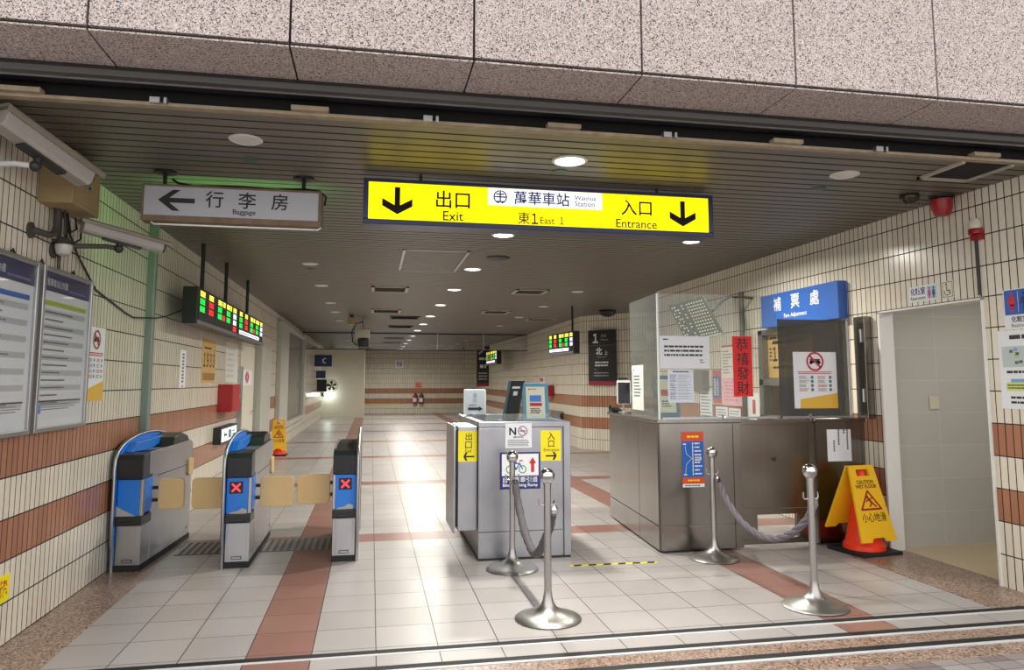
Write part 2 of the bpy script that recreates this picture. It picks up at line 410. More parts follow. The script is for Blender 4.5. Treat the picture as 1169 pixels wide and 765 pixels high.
g = G(); g.box(XL - 0.12, XL, 3.93, 31.4, -0.05, 3.02, TILEX); struct('wall_left', g)
g = G()
g.box(XR, XR + 0.12, 3.93, 4.712, -0.05, 3.02, TILEX); g.box(XR, XR + 0.12, 4.712, 5.87, 2.115, 3.02, TILEX)
g.box(XR, XR + 0.12, 5.87, 6.42, -0.05, 3.02, TILEX); g.box(XR, XR + 0.12, 6.42, 7.99, -0.05, 1.06, TILEX)
g.box(XR, XR + 0.12, 6.42, 7.99, 2.09, 3.02, TILEX); g.box(XR, XR + 0.12, 7.99, 11.0, -0.05, 3.02, TILEX)
struct('wall_right', g)
g = G(); g.box(XR, 7.2, 11.0, 11.12, -0.05, 3.02, TILEY); struct('wall_return', g)
a = V((4.6, 15.75, 0)); b = a + dd * 3.2; nn = V((-dd.y, dd.x, 0))
g = G(); g.obox(a + V((0, 0, -0.05)), b - a, nn * 0.12, (0, 0, 3.07), TILED); struct('wall_angled', g)
c = V((5.03, 35.0, 0)); g = G(); g.obox(V((4.6, 15.75, -0.05)), c - a, (0.12, 0, 0), (0, 0, 3.07), TILEX); struct('wall_far_right', g)
g = G(); g.box(-0.3, 5.2, 35.0, 35.12, -0.05, 3.02, TILEY); struct('wall_back', g)
g = G(); g.box(XL, -0.29, 31.3, 31.42, -0.05, 3.02, CREAM); g.box(-0.41, -0.29, 31.42, 35.1, -0.05, 3.02, CREAM); struct('wall_cream', g)
g = G(); g.box(-0.29, 1.25, 34.985, 35.0, 0.43, 0.475, mat('yellow_tape', (222, 206, 90), 0.5)); struct('trim_5', g)
# doorway of the restroom: white casing, far wall, floor and ceiling of the lobby behind
CAS = mat('white_casing', (226, 226, 222), 0.4)
g = G(); g.box(4.525, 4.665, 5.85, 5.875, 0, 2.115, CAS); g.box(4.525, 4.665, 4.705, 4.722, 0, 2.115, CAS); g.box(4.525, 4.665, 4.705, 5.875, 2.105, 2.12, CAS); struct('trim_6', g)
INW = mat('restroom_tile', (196, 196, 190), 0.25); nt = INW.node_tree
_g = nt.nodes.new('ShaderNodeNewGeometry'); _s = nt.nodes.new('ShaderNodeSeparateXYZ'); nt.links.new(_g.outputs['Position'], _s.inputs[0])
_b = brick_setup(nt, math_node(nt, 'ADD', _s.outputs[0], 20.0), _s.outputs[2], 0.6, 0.3, 0.002, (190, 190, 184), (186, 186, 180), (206, 206, 202))
nt.links.new(_b.outputs['Color'], nt.nodes['Principled BSDF'].inputs['Base Color'])
g = G(); g.box(4.66, 6.6, 5.98, 6.1, -0.05, 2.6, INW); g.box(6.5, 6.6, 3.6, 5.98, -0.05, 2.6, INW); g.box(4.66, 6.6, 3.5, 3.6, -0.05, 2.6, INW); struct('wall_restroom', g)
g = G(); g.box(4.66, 6.5, 3.6, 5.98, -0.05, 0.0, mat('tan_floor_tile', (196, 178, 146), 0.3, noise=0.08, nscale=3)); struct('floor_restroom', g)
g = G(); g.box(4.66, 6.6, 3.5, 6.1, 2.5, 2.6, CREAM); struct('ceiling_restroom', g)
# the office behind the ticket window
OFF = mat('office_wall', (196, 180, 150), 0.6)
g = G(); g.box(6.2, 6.3, 6.1, 10.9, -0.05, 2.9, OFF); g.box(4.66, 6.2, 10.8, 10.9, -0.05, 2.9, OFF); g.box(4.66, 6.2, 6.1, 6.2, 0, 2.9, OFF); g.box(4.66, 6.3, 6.1, 10.9, 2.8, 2.9, OFF); g.box(4.66, 6.2, 6.2, 10.8, -0.05, 0, OFF); struct('wall_office', g)

# ceiling of long metal slats
g = G(); y = 4.09
while y < 35.0:
    g.box(XL, XR if y < 11.0 else 7.2, y, y + 0.1, ZC, ZC + 0.003, SLAT); y += 0.1215
struct('ceiling', g)
g = G(); g.box(-2.2, 7.3, 4.08, 35.2, ZC + 0.008, 3.06, VOID); struct('ceiling_void', g)
# shutter slot behind the fascia
RAILM = mat('shutter_rail', (70, 68, 66), 0.35, 0.6); RAILB = mat('shutter_rail_edge', (176, 174, 170), 0.3, 0.8)
g = G()
g.prism([(-3.2, y, z) for y, z in ((3.9, 3.1), (3.895, 3.07), (3.9, 3.04), (3.918, 3.028), (3.93, 3.03), (3.93, 3.1))], (9.2, 0, 0), RAILM); g.box(-3.2, 6, 3.93, 3.942, 3.024, 3.04, RAILB)
g.box(-3.2, 6, 3.942, 4.02, 3.03, 3.1, mat('slot_navy', (26, 28, 36), 0.5)); struct('trim_7', g)
g = G(); g.box(-3.2, 6, 4.03, 4.083, ZC - 0.006, ZC + 0.012, BEIGE); struct('trim_8', g)
g = G(); g.box(-3.2, 6, 3.9, 4.3, 3.10, 3.14, VOID); g.box(-3.2, 6, 4.26, 4.3, 2.975, 3.1, VOID)
for k in range(9):
    x = -1.9 + 0.72 * k
    if k % 2: g.box(x, x + 0.05, 4.0, 4.06, ZC, ZC + 0.03, ALU); g.box(x + 0.07, x + 0.085, 4.0, 4.06, ZC, ZC + 0.03, ALU)
    else: g.box(x, x + 0.2, 3.99, 4.05, ZC + 0.01, ZC + 0.035, BEIGE)
struct('trim_9', g)
# granite fascia: separate slabs with open joints over a dark backing
JNT = mat('dark_joint', (38, 32, 32), 0.8)
g = G(); jo = [-1.315 + 0.896 * k for k in range(-2, 8)]
for k in range(len(jo) - 1):
    for z0, z1 in ((3.103, 3.98), (3.988, 4.9)):
        g.box(jo[k] + 0.006, jo[k + 1] - 0.006, 3.50, 3.53, z0 + 0.012, z1, GRAN)
g.box(-3.1, 6.0, 3.525, 3.6, 3.1, 4.9, JNT); struct('wall_front', g)
g = G()
for k in range(len(jo) - 1): g.box(jo[k] + 0.005, jo[k + 1] - 0.005, 3.505, 3.9, 3.092, 3.1, GRAN)
g.box(-3.1, 6.0, 3.6, 3.9, 3.1005, 3.13, JNT); struct('trim_10', g)
g = G(); g.box(-3.2, XL - 0.12, 3.93, 4.3, -0.05, 3.05, GRAN); g.box(XR + 0.12, 6.2, 3.93, 4.3, -0.05, 3.05, GRAN); struct('wall_pier', g)

# ------------------------------------------------------------------ left wall openings
LGREY = mat('pale_grey_paint', (176, 176, 168), 0.45)
g = G(); g.box(XL, XL + 0.02, 11.95, 13.3, 0.0, 2.06, CREAM); d1 = struct('door_1', g)
f = G(); f.box(XL, XL + 0.14, 13.35, 14.55, 0.0, 2.12, LGREY); f.build('door_frame', d1, 0.01)
f = G(); f.box(XL, XL + 0.06, 11.86, 11.95, 0.0, 1.72, ALU); f.build('edge_post', d1)
f = G(); f.tube([(XL + 0.02, 13.1, 0.98), (XL + 0.07, 13.1, 0.98), (XL + 0.07, 12.95, 0.98)], 0.012, CHROME); f.build('door_handle', d1)
GLS = glass_mat('dusty_window_glass', (206, 200, 184), 0.75)
g = G(); g.box(XL + 0.02, XL + 0.026, 17.9, 22.1, 0.6, 2.75, GLS); w1 = struct('window_1', g)
f = G()
f.box(XL, XL + 0.1, 16.4, 17.9, 0.52, 2.8, LGREY); f.box(XL, XL + 0.1, 22.0, 22.6, 0.45, 2.85, LGREY)
f.box(XL, XL + 0.1, 17.9, 22.0, 2.72, 2.8, LGREY); f.box(XL, XL + 0.12, 16.4, 22.3, 0.44, 0.56, LGREY); f.build('window_frame', w1, 0.008)
f = G(); f.box(XL + 0.002, XL + 0.012, 17.9, 22.0, 0.6, 2.75, mat('window_blind', (176, 160, 126), 0.7, noise=0.25, nscale=3)); f.build('window_blind', w1)
# ticket window in the right wall
g = G(); g.box(XR + 0.07, XR + 0.076, 6.5, 7.92, 1.5, 2.04, glass_mat('window_glass', (225, 226, 220), 0.93)); w2 = struct('window_2', g)
f = G(); FR = mat('window_frame_grey', (128, 126, 120), 0.35, 0.5)
for y0, y1, z0, z1 in ((6.42, 6.5, 1.06, 2.09), (7.9, 7.99, 1.06, 2.09), (6.42, 7.99, 2.03, 2.09), (6.42, 7.99, 1.44, 1.52), (6.42, 7.99, 1.06, 1.1)): f.box(XR - 0.015, XR + 0.11, y0, y1, z0, z1, FR)
f.build('window_frame', w2, 0.004)
f = G(); f.box(XR - 0.06, XR + 0.16, 6.42, 7.99, 1.035, 1.065, STEELD); f.build('window_sill', w2, 0.004)

# draught barrier: smoked glass sheet hung from the ceiling across the hall
SMK = bpy.data.materials.new('smoked_glass'); SMK.use_nodes = True; nt = SMK.node_tree; nt.nodes.remove(nt.nodes['Principled BSDF'])
_t = nt.nodes.new('ShaderNodeBsdfTransparent'); _t.inputs[0].default_value = (0.55, 0.55, 0.53, 1)
_gl = nt.nodes.new('ShaderNodeBsdfGlossy'); _gl.inputs['Roughness'].default_value = 0.02; _gl.inputs[0].default_value = (0.9, 0.9, 0.88, 1)
_mx = nt.nodes.new('ShaderNodeMixShader'); _mx.inputs[0].default_value = 0.6
nt.links.new(_t.outputs[0], _mx.inputs[1]); nt.links.new(_gl.outputs[0], _mx.inputs[2]); nt.links.new(_mx.outputs[0], nt.nodes['Material Output'].inputs[0])
g = G(); g.box(XL, 4.74, 22.2, 22.21, 2.46, ZC, SMK)
ba = g.build('smoke_barrier'); tag(ba, 'smoked glass smoke barrier hanging across the far ceiling', 'glass barrier')
f = G(); f.box(XL, 4.74, 22.18, 22.23, 2.44, 2.465, DARK); f.box(XL, 4.74, 22.18, 22.23, ZC - 0.03, ZC, DARK); f.build('barrier_rail', ba)
for x in (-0.42, 1.95, 3.37):
    f = G(); f.box(x - 0.012, x + 0.012, 22.17, 22.2, 2.46, ZC, ALU); f.build('mullion', ba)

# ================================================================== CEILING FITTINGS
LENS = mat('lit_lens', (255, 252, 244), 0.4, emit=6.0); OFFL = mat('unlit_lens', (214, 212, 206), 0.4); TRIMW = mat('white_trim', (206, 204, 198), 0.45)
def downlight(label, x, y, on, group, r=0.1, spread=165):
    t = thing('ceiling_downlight', (x, y, ZC), label, 'ceiling light', group)
    g = G(); g.lathe([(r * 0.82, 0.0), (r, 0.0), (r, -0.006), (r * 0.86, -0.012), (r * 0.82, -0.006)], (x, y, ZC), TRIMW, 32); g.build('trim_ring', t)
    g = G(); g.lathe([(r * 0.84, 0.001), (r * 0.84, -0.007), (r * 0.3, -0.009)], (x, y, ZC), LENS if on else OFFL, 32); g.build('lens', t)
    if on:
        ld = bpy.data.lights.new('downlight_lamp', 'AREA'); ld.shape = 'DISK'; ld.size = 0.16; ld.energy = DOWNLIGHT_W * (0.5 if spread < 150 else 1.15 if y < 8 else 1.35); ld.color = (1.0, 0.95, 0.86); ld.spread = R(spread)
        lo = bpy.data.objects.new('downlight_lamp', ld); COL.objects.link(lo); lo.parent = t; lo.location = (0, 0, -0.02)
    return t
on_y = (4.57, 7.08, 9.34, 11.5, 13.86, 16.3, 18.6, 20.9)
names = ('nearest the street', 'second from the street, just behind the yellow sign', 'third from the street', 'fourth from the street', 'fifth from the street', 'sixth from the street', 'seventh from the street', 'last before the glass barrier')
for y, n in zip(on_y, names): downlight('lit round downlight in the centre row, ' + n, 1.27, y, True, 'lit downlights of the centre row', r=0.12, spread=100 if y < 5 else 165)
downlight('lit round downlight right of the centre row, beneath the right end of the yellow sign', 3.27, 7.04, True, 'lit downlights')
for y, n in ((24.6, 'nearest one'), (28.0, 'middle one'), (31.6, 'farthest one, before the back wall')): downlight('lit round downlight beyond the glass smoke barrier, ' + n, 1.27, y, True, 'lit downlights beyond the glass barrier')
lo_ = ('large unlit round ceiling lamp above the white baggage sign', 'unlit round downlight of the left row, first beyond the baggage sign', 'unlit round downlight of the left row, second beyond the baggage sign', 'unlit round downlight of the left row, third beyond the baggage sign', 'unlit round downlight of the left row, fourth beyond the baggage sign', 'unlit round downlight of the left row, farthest one')
for y, n in zip((4.53, 9.3, 11.4, 13.9, 15.7, 17.9), lo_): downlight(n, -0.78, y, False, 'unlit downlights of the left row')
lo_ = ('large unlit round ceiling lamp at the right near the dark hatch', 'unlit round downlight of the right row, first beyond the yellow sign', 'unlit round downlight of the right row, second beyond the yellow sign', 'unlit round downlight of the right row, third beyond the yellow sign', 'unlit round downlight of the right row, farthest one')
for y, n in zip((4.52, 11.4, 13.8, 16.2, 18.8), lo_): downlight(n, 3.28, y, False, 'unlit downlights of the right row')

GREEN = mat('dull_green_cap', (70, 96, 84), 0.5)
for x, y, n in ((-0.82, 4.95, 'small green sprinkler cap above the baggage sign'), (3.32, 4.89, 'small green sprinkler cap right of the yellow sign'), (1.27, 4.83, 'small green sprinkler cap above the middle of the yellow sign'),
                (-0.8, 9.75, 'small dark sprinkler cap near the first unlit downlight of the left row')):
    g = G(); g.lathe([(0.055, 0), (0.055, -0.006), (0.03, -0.012)], (x, y, ZC), GREEN, 24); o = g.build('sprinkler_cap'); tag(o, n, 'sprinkler', 'sprinkler caps')

VW = mat('vent_metal', (172, 164, 150), 0.5)
def vent(label, x0, x1, y0, y1, dark=False):
    t = thing('ceiling_vent', ((x0 + x1) / 2, (y0 + y1) / 2, ZC), label, 'vent', 'ceiling vents')
    m = VW if not dark else DARK
    g = G(); z0 = ZC - 0.015
    g.box(x0, x1, y0, y0 + 0.05, z0, ZC, m); g.box(x0, x1, y1 - 0.05, y1, z0, ZC, m); g.box(x0, x0 + 0.05, y0, y1, z0, ZC, m); g.box(x1 - 0.05, x1, y0, y1, z0, ZC, m); g.build('frame', t)
    g = G(); g.box(x0 + 0.04, x1 - 0.04, y0 + 0.04, y1 - 0.04, ZC - 0.004, ZC - 0.001, VOID if dark else mat('vent_opening_tone', (74, 70, 62), 0.8)); g.build('dark_opening', t)  # flat sheet behind the louvres, coloured dark as the opening
    g = G(); n = max(3, int((y1 - y0) / 0.09))
    for i in range(n):
        yy = y0 + 0.06 + (y1 - y0 - 0.12) * i / n
        g.hexa([(x0 + 0.045, yy, ZC - 0.012), (x1 - 0.045, yy, ZC - 0.012), (x1 - 0.045, yy + 0.006, ZC - 0.012), (x0 + 0.045, yy + 0.006, ZC - 0.012), (x0 + 0.045, yy + 0.03, ZC - 0.003), (x1 - 0.045, yy + 0.03, ZC - 0.003), (x1 - 0.045, yy + 0.036, ZC - 0.003), (x0 + 0.045, yy + 0.036, ZC - 0.003)], m)
    g.build('louvres', t)
vent('slatted ceiling vent left of the centre lights, nearer one', -0.03, 0.55, 11.33, 12.0)
vent('slatted ceiling vent left of the centre lights, farther one', -0.03, 0.57, 14.9, 15.68)
vent('slatted ceiling vent right of the centre lights, nearer one', 2.24, 2.78, 11.26, 11.86)
vent('slatted ceiling vent right of the centre lights, farther one', 2.26, 2.82, 14.74, 15.4)
vent('dark slotted ceiling vent beside the sixth centre light', 0.38, 1.06, 16.4, 17.1, True)
vent('dark slotted ceiling vent beside the seventh centre light', 0.4, 1.06, 19.2, 19.9, True)
vent('wide slatted ceiling vent near the right wall display', 3.55, 4.25, 16.45, 17.0)
# large access hatch and open dark hatch
t = thing('access_hatch', (0.7, 8.85, ZC), 'large square access hatch in the slatted ceiling left of the second centre light', 'hatch')
g = G()
for x0, x1, y0, y1 in ((0.32, 1.07, 8.06, 8.09), (0.32, 1.07, 9.57, 9.6), (0.32, 0.35, 8.06, 9.6), (1.04, 1.07, 8.06, 9.6)): g.box(x0, x1, y0, y1, ZC - 0.01, ZC, ALU)
g.build('hatch_frame', t)
g = G(); y = 8.1
while y < 9.5: g.box(0.36, 1.03, y, y + 0.105, ZC - 0.006, ZC - 0.001, SLAT); y += 0.1215
g.build('hatch_panel', t)
t = thing('open_ceiling_hatch', (4.03, 4.25, ZC), 'open black ceiling hatch at the right near the red alarm', 'hatch')
g = G(); g.box(3.86, 4.24, 4.08, 4.47, ZC - 0.003, ZC - 0.001, VOID); g.build('dark_opening', t)
g = G()
for x0, x1, y0, y1 in ((3.84, 3.87, 4.08, 4.49), (4.23, 4.25, 4.08, 4.49), (3.84, 4.25, 4.46, 4.49)): g.box(x0, x1, y0, y1, ZC - 0.018, ZC, VW)
g.build('hatch_frame', t)
g = G(); g.lathe([(0.14, 0), (0.14, -0.01), (0.12, -0.02), (0.05, -0.025)], (1.45, 8.42, ZC), DARK, 32); o = g.build('ceiling_speaker'); tag(o, 'flat dark round speaker in the ceiling beside the access hatch', 'speaker')
g = G(); g.lathe([(0.07, 0.0), (0.075, -0.02), (0.065, -0.05), (0.035, -0.075), (0.01, -0.08)], (4.14, 4.93, ZC), mat('smoked_dome', (46, 40, 36), 0.2), 28); o = g.build('dome_camera'); tag(o, 'smoked dome camera on the ceiling left of the red alarm', 'camera')
g = G(); g.lathe([(0.17, 0.0), (0.18, -0.03), (0.15, -0.09), (0.06, -0.13)], (4.75, 14.3, ZC), BLACK, 28); o = g.build('dome_camera'); tag(o, 'black dome fitting on the ceiling above the angled tiled wall', 'camera')
# red alarm bell beneath the ceiling and wall strobe
RED = mat('alarm_red', (150, 24, 28), 0.35)
t = thing('fire_alarm', (4.42, 4.92, ZC), 'dark red alarm cone hanging from the ceiling near the right wall', 'alarm')
g = G(); g.lathe([(0.035, -0.16), (0.055, -0.155), (0.075, -0.10), (0.08, -0.03), (0.06, -0.02)], (4.42, 4.92, ZC), RED, 28); g.build('body', t)
g = G(); g.lathe([(0.06, -0.02), (0.09, -0.018), (0.09, 0)], (4.42, 4.92, ZC), DARK, 28); g.build('mount', t)
t = thing('alarm_strobe', (XR, 4.70, 2.58), 'red and white alarm strobe on the right wall above the doorway', 'alarm')
g = G(); g.lathe([(0.05, 0.0), (0.05, 0.03), (0.042, 0.05), (0.02, 0.058)], (XR - 0.035, 4.70, 2.605), RED, 24); g.build('red_base', t)
g = G(); g.box(XR - 0.05, XR, 4.66, 4.74, 2.56, 2.60, RED); g.build('bracket', t)
g = G(); g.lathe([(0.046, 0.0), (0.044, 0.05), (0.03, 0.075), (0.01, 0.08)], (XR - 0.04, 4.70, 2.645), mat('strobe_lens', (206, 204, 190), 0.3), 24); g.build('lens', t)
g = G(); g.cyl((XR - 0.012, 4.725, 2.14), (XR - 0.012, 4.725, 2.58), 0.012, DARK, 10); o = g.build('conduit_pipe'); tag(o, 'dark conduit running down from the wall strobe to the doorway', 'pipe')

# ================================================================== HANGING SIGNS
LITY = mat('lit_yellow_face', (252, 226, 8), 0.7, emit=1.05, spec=0.15); LITW = mat('lit_white_face', (226, 232, 246), 0.7, emit=1.0, spec=0.15)
SFRAME = mat('sign_frame_navy', (20, 34, 74), 0.35)
o0 = V((-0.08, 5.05, 2.575))
t = thing('direction_sign', o0 + V((1.305, 0.1, 0)), 'long lit yellow exit and entrance sign with navy frame hanging from ceiling', 'sign')
g = G(); x0, z0 = o0.x, o0.z
g.box(x0, x0 + 2.61, 5.05, 5.24, z0, z0 + 0.036, SFRAME); g.box(x0, x0 + 2.61, 5.05, 5.24, z0 + 0.300, z0 + 0.325, SFRAME)
g.box(x0, x0 + 0.035, 5.05, 5.24, z0 + 0.036, z0 + 0.300, SFRAME); g.box(x0 + 2.575, x0 + 2.61, 5.05, 5.24, z0 + 0.036, z0 + 0.300, SFRAME); g.box(x0 + 0.035, x0 + 2.575, 5.22, 5.235, z0 + 0.036, z0 + 0.3, SFRAME)
g.build('frame', t, 0.004)
p = P(o0 + V((0, 0.012, 0))); p.slab(0.035, 0.036, 2.575, 0.3, -0.006, 0, LITY); p.build('lit_panel', t)
p = P(o0 + V((0, 0.012, 0))); p.rect(0.877, 0.172, 1.732, 0.298, LITW, 1); p.build('white_nameplate', t)
INKD = mat('sign_ink', (34, 30, 24), 0.7, spec=0.1)
for nm, items in (('exit_lettering', (('出口', 0.473, 0.135, 0.777, 0.262, INKD, 0.012), ('Exit', 0.55, 0.045, 0.705, 0.114, INKD, 0.008))),
                  ('entrance_lettering', (('入口', 1.845, 0.142, 2.152, 0.262, INKD, 0.012), ('Entrance', 1.81, 0.047, 2.185, 0.112, INKD, 0.008))),
                  ('east_gate_lettering', (('東', 1.095, 0.042, 1.185, 0.132, INKD, 0.008), ('１', 1.195, 0.045, 1.245, 0.125, INKD, 0.02))),
                  ('english_gate_lettering', (('East １', 1.26, 0.05, 1.44, 0.106, INKD, 0.006),)),
                  ('station_name', (('萬華車站', 1.05, 0.186, 1.50, 0.286, NAVY, 0.012), ('Wanhua', 1.516, 0.238, 1.69, 0.272, INKD, 0.004), ('Station', 1.516, 0.193, 1.68, 0.232, INKD, 0.004)))):
    p = P(o0 + V((0, 0.012, 0)))
    for b_, u0, v0, u1, v1, m, bo in items: p.text(b_, u0, v0, u1, v1, m, 2, bo)
    p.build(nm, t)
for cx in (0.234, 2.366):
    p = P(o0 + V((0, 0.012, 0))); p.arrow((cx, 0.27), (cx, 0.075), 0.038, 0.105, INKD); p.build('down_arrow', t)
p = P(o0 + V((0, 0.012, 0))); c = (0.966, 0.235)
for k in range(2): p.annulus(c, 0.041, 0.05, NAVY, 2, 24, R(-80 + 180 * k), R(80 + 180 * k))
p.rect(c[0] - 0.005, c[1] - 0.035, c[0] + 0.005, c[1] + 0.05, NAVY, 2)
for dz, hw in ((0.02, 0.03), (0.0, 0.04), (-0.035, 0.028)): p.rect(c[0] - hw, c[1] + dz - 0.005, c[0] + hw, c[1] + dz + 0.005, NAVY, 3)
p.build('round_emblem', t)
for x in (0.4, 2.2):
    g = G(); g.cyl((x0 + x, 5.15, z0 + 0.32), (x0 + x, 5.15, ZC), 0.012, DARK, 10); g.build('hanger', t)

o0 = V((-1.58, 5.3, 2.59))
t = thing('baggage_sign', o0 + V((0.6, 0.06, 0)), 'white baggage sign with black left arrow hanging from the ceiling', 'sign')
RUST = mat('rusty_sign_frame', (120, 100, 80), 0.7, noise=0.5, nscale=12)
g = G(); g.box(-1.58, -0.375, 5.3, 5.42, 2.59, 2.63, RUST); g.box(-1.58, -0.375, 5.3, 5.42, 2.835, 2.85, RUST); g.box(-1.58, -1.565, 5.3, 5.42, 2.63, 2.835, RUST); g.box(-0.4, -0.375, 5.3, 5.42, 2.63, 2.835, RUST); g.build('frame', t, 0.003)
p = P(o0 + V((0, 0.006, 0))); p.slab(0.014, 0.04, 1.182, 0.246, -0.006, 0, mat('sign_white_face', (180, 182, 188), 0.45)); p.build('face', t)
for ch, u0, u1 in (('行', 0.404, 0.546), ('李', 0.620, 0.765), ('房', 0.84, 0.985)):
    p = P(o0 + V((0, 0.006, 0))); p.text(ch, u0, 0.108, u1, 0.226, BLACK, 2, 0.01); p.build('character', t)
p = P(o0 + V((0, 0.006, 0))); p.text('Baggage', 0.55, 0.056, 0.80, 0.102, BLACK, 2, 0.01); p.build('english_lettering', t)
p = P(o0 + V((0, 0.006, 0))); p.bar((0.14, 0.148), (0.345, 0.148), 0.034, BLACK, 2)
p.poly([(0.106, 0.148), (0.20, 0.222), (0.25, 0.222), (0.158, 0.148)], BLACK, 3); p.poly([(0.106, 0.148), (0.158, 0.148), (0.25, 0.074), (0.20, 0.074)], BLACK, 3); p.build('left_arrow', t)
g = G(); g.tube([(-1.52, 5.33, 2.585), (-1.5, 5.33, 2.572), (-0.4, 5.33, 2.572), (-0.38, 5.33, 2.59)], 0.006, mat('white_tube', (240, 240, 238), 0.3)); g.build('white_tube', t)
g = G(); g.box(-1.56, -0.4, 5.42, 5.428, 2.64, 2.83, mat('lit_green_face', (60, 220, 70), 0.4, emit=2.2)); g.build('lit_green_back', t)
ld = bpy.data.lights.new('green_sign_lamp', 'AREA'); ld.shape = 'RECTANGLE'; ld.size = 1.1; ld.size_y = 0.16; ld.energy = 4; ld.color = (0.3, 1.0, 0.25)
lo = bpy.data.objects.new('green_sign_lamp', ld); COL.objects.link(lo); lo.parent = t; lo.location = (-0.6 + 0.6, 0.09, 0.14); lo.rotation_euler = (R(90), 0, R(180)); lo.rotation_euler = (R(100), 0, 0)
for x in (-1.45, -0.51):
    g = G(); g.cyl((x, 5.36, 2.85), (x, 5.36, ZC), 0.014, BLACK, 12); g.lathe([(0.075, 0), (0.075, -0.012), (0.03, -0.02)], (x, 5.36, ZC), BLACK, 24); g.build('hanger', t)
g = G(); g.tube([(-1.4, 5.36, 2.9), (-1.36, 5.34, 2.87), (-1.25, 5.34, 2.855), (-1.0, 5.33, 2.862), (-0.7, 5.34, 2.857), (-0.5, 5.34, 2.87), (-0.4, 5.34, 2.86), (-0.35, 5.34, 2.82), (-0.36, 5.36, 2.76)], 0.008, BLACK, 8); g.build('power_cable', t)

# fare adjustment sign on the right wall
t = thing('fare_sign', (XR - 0.05, 7.02, 2.10), 'blue fare adjustment sign with white lettering on the right wall', 'sign')
g = G(); g.box(XR - 0.1, XR, 6.31, 7.74, 2.10, 2.47, mat('sign_blue', (52, 100, 180), 0.4)); g.build('sign_box', t, 0.004)
for ch, u0 in (('補', 0.27), ('票', 0.62), ('處', 0.97)):
    p = P((XR - 0.101, 7.74, 2.10), UR); p.text(ch, u0, 0.17, u0 + 0.16, 0.325, WHITE, 1, 0.012); p.build('character', t)
p = P((XR - 0.101, 7.74, 2.10), UR); p.text('Fare Adjustment', 0.47, 0.07, 0.92, 0.13, WHITE, 1, 0.01); p.build('lettering', t)

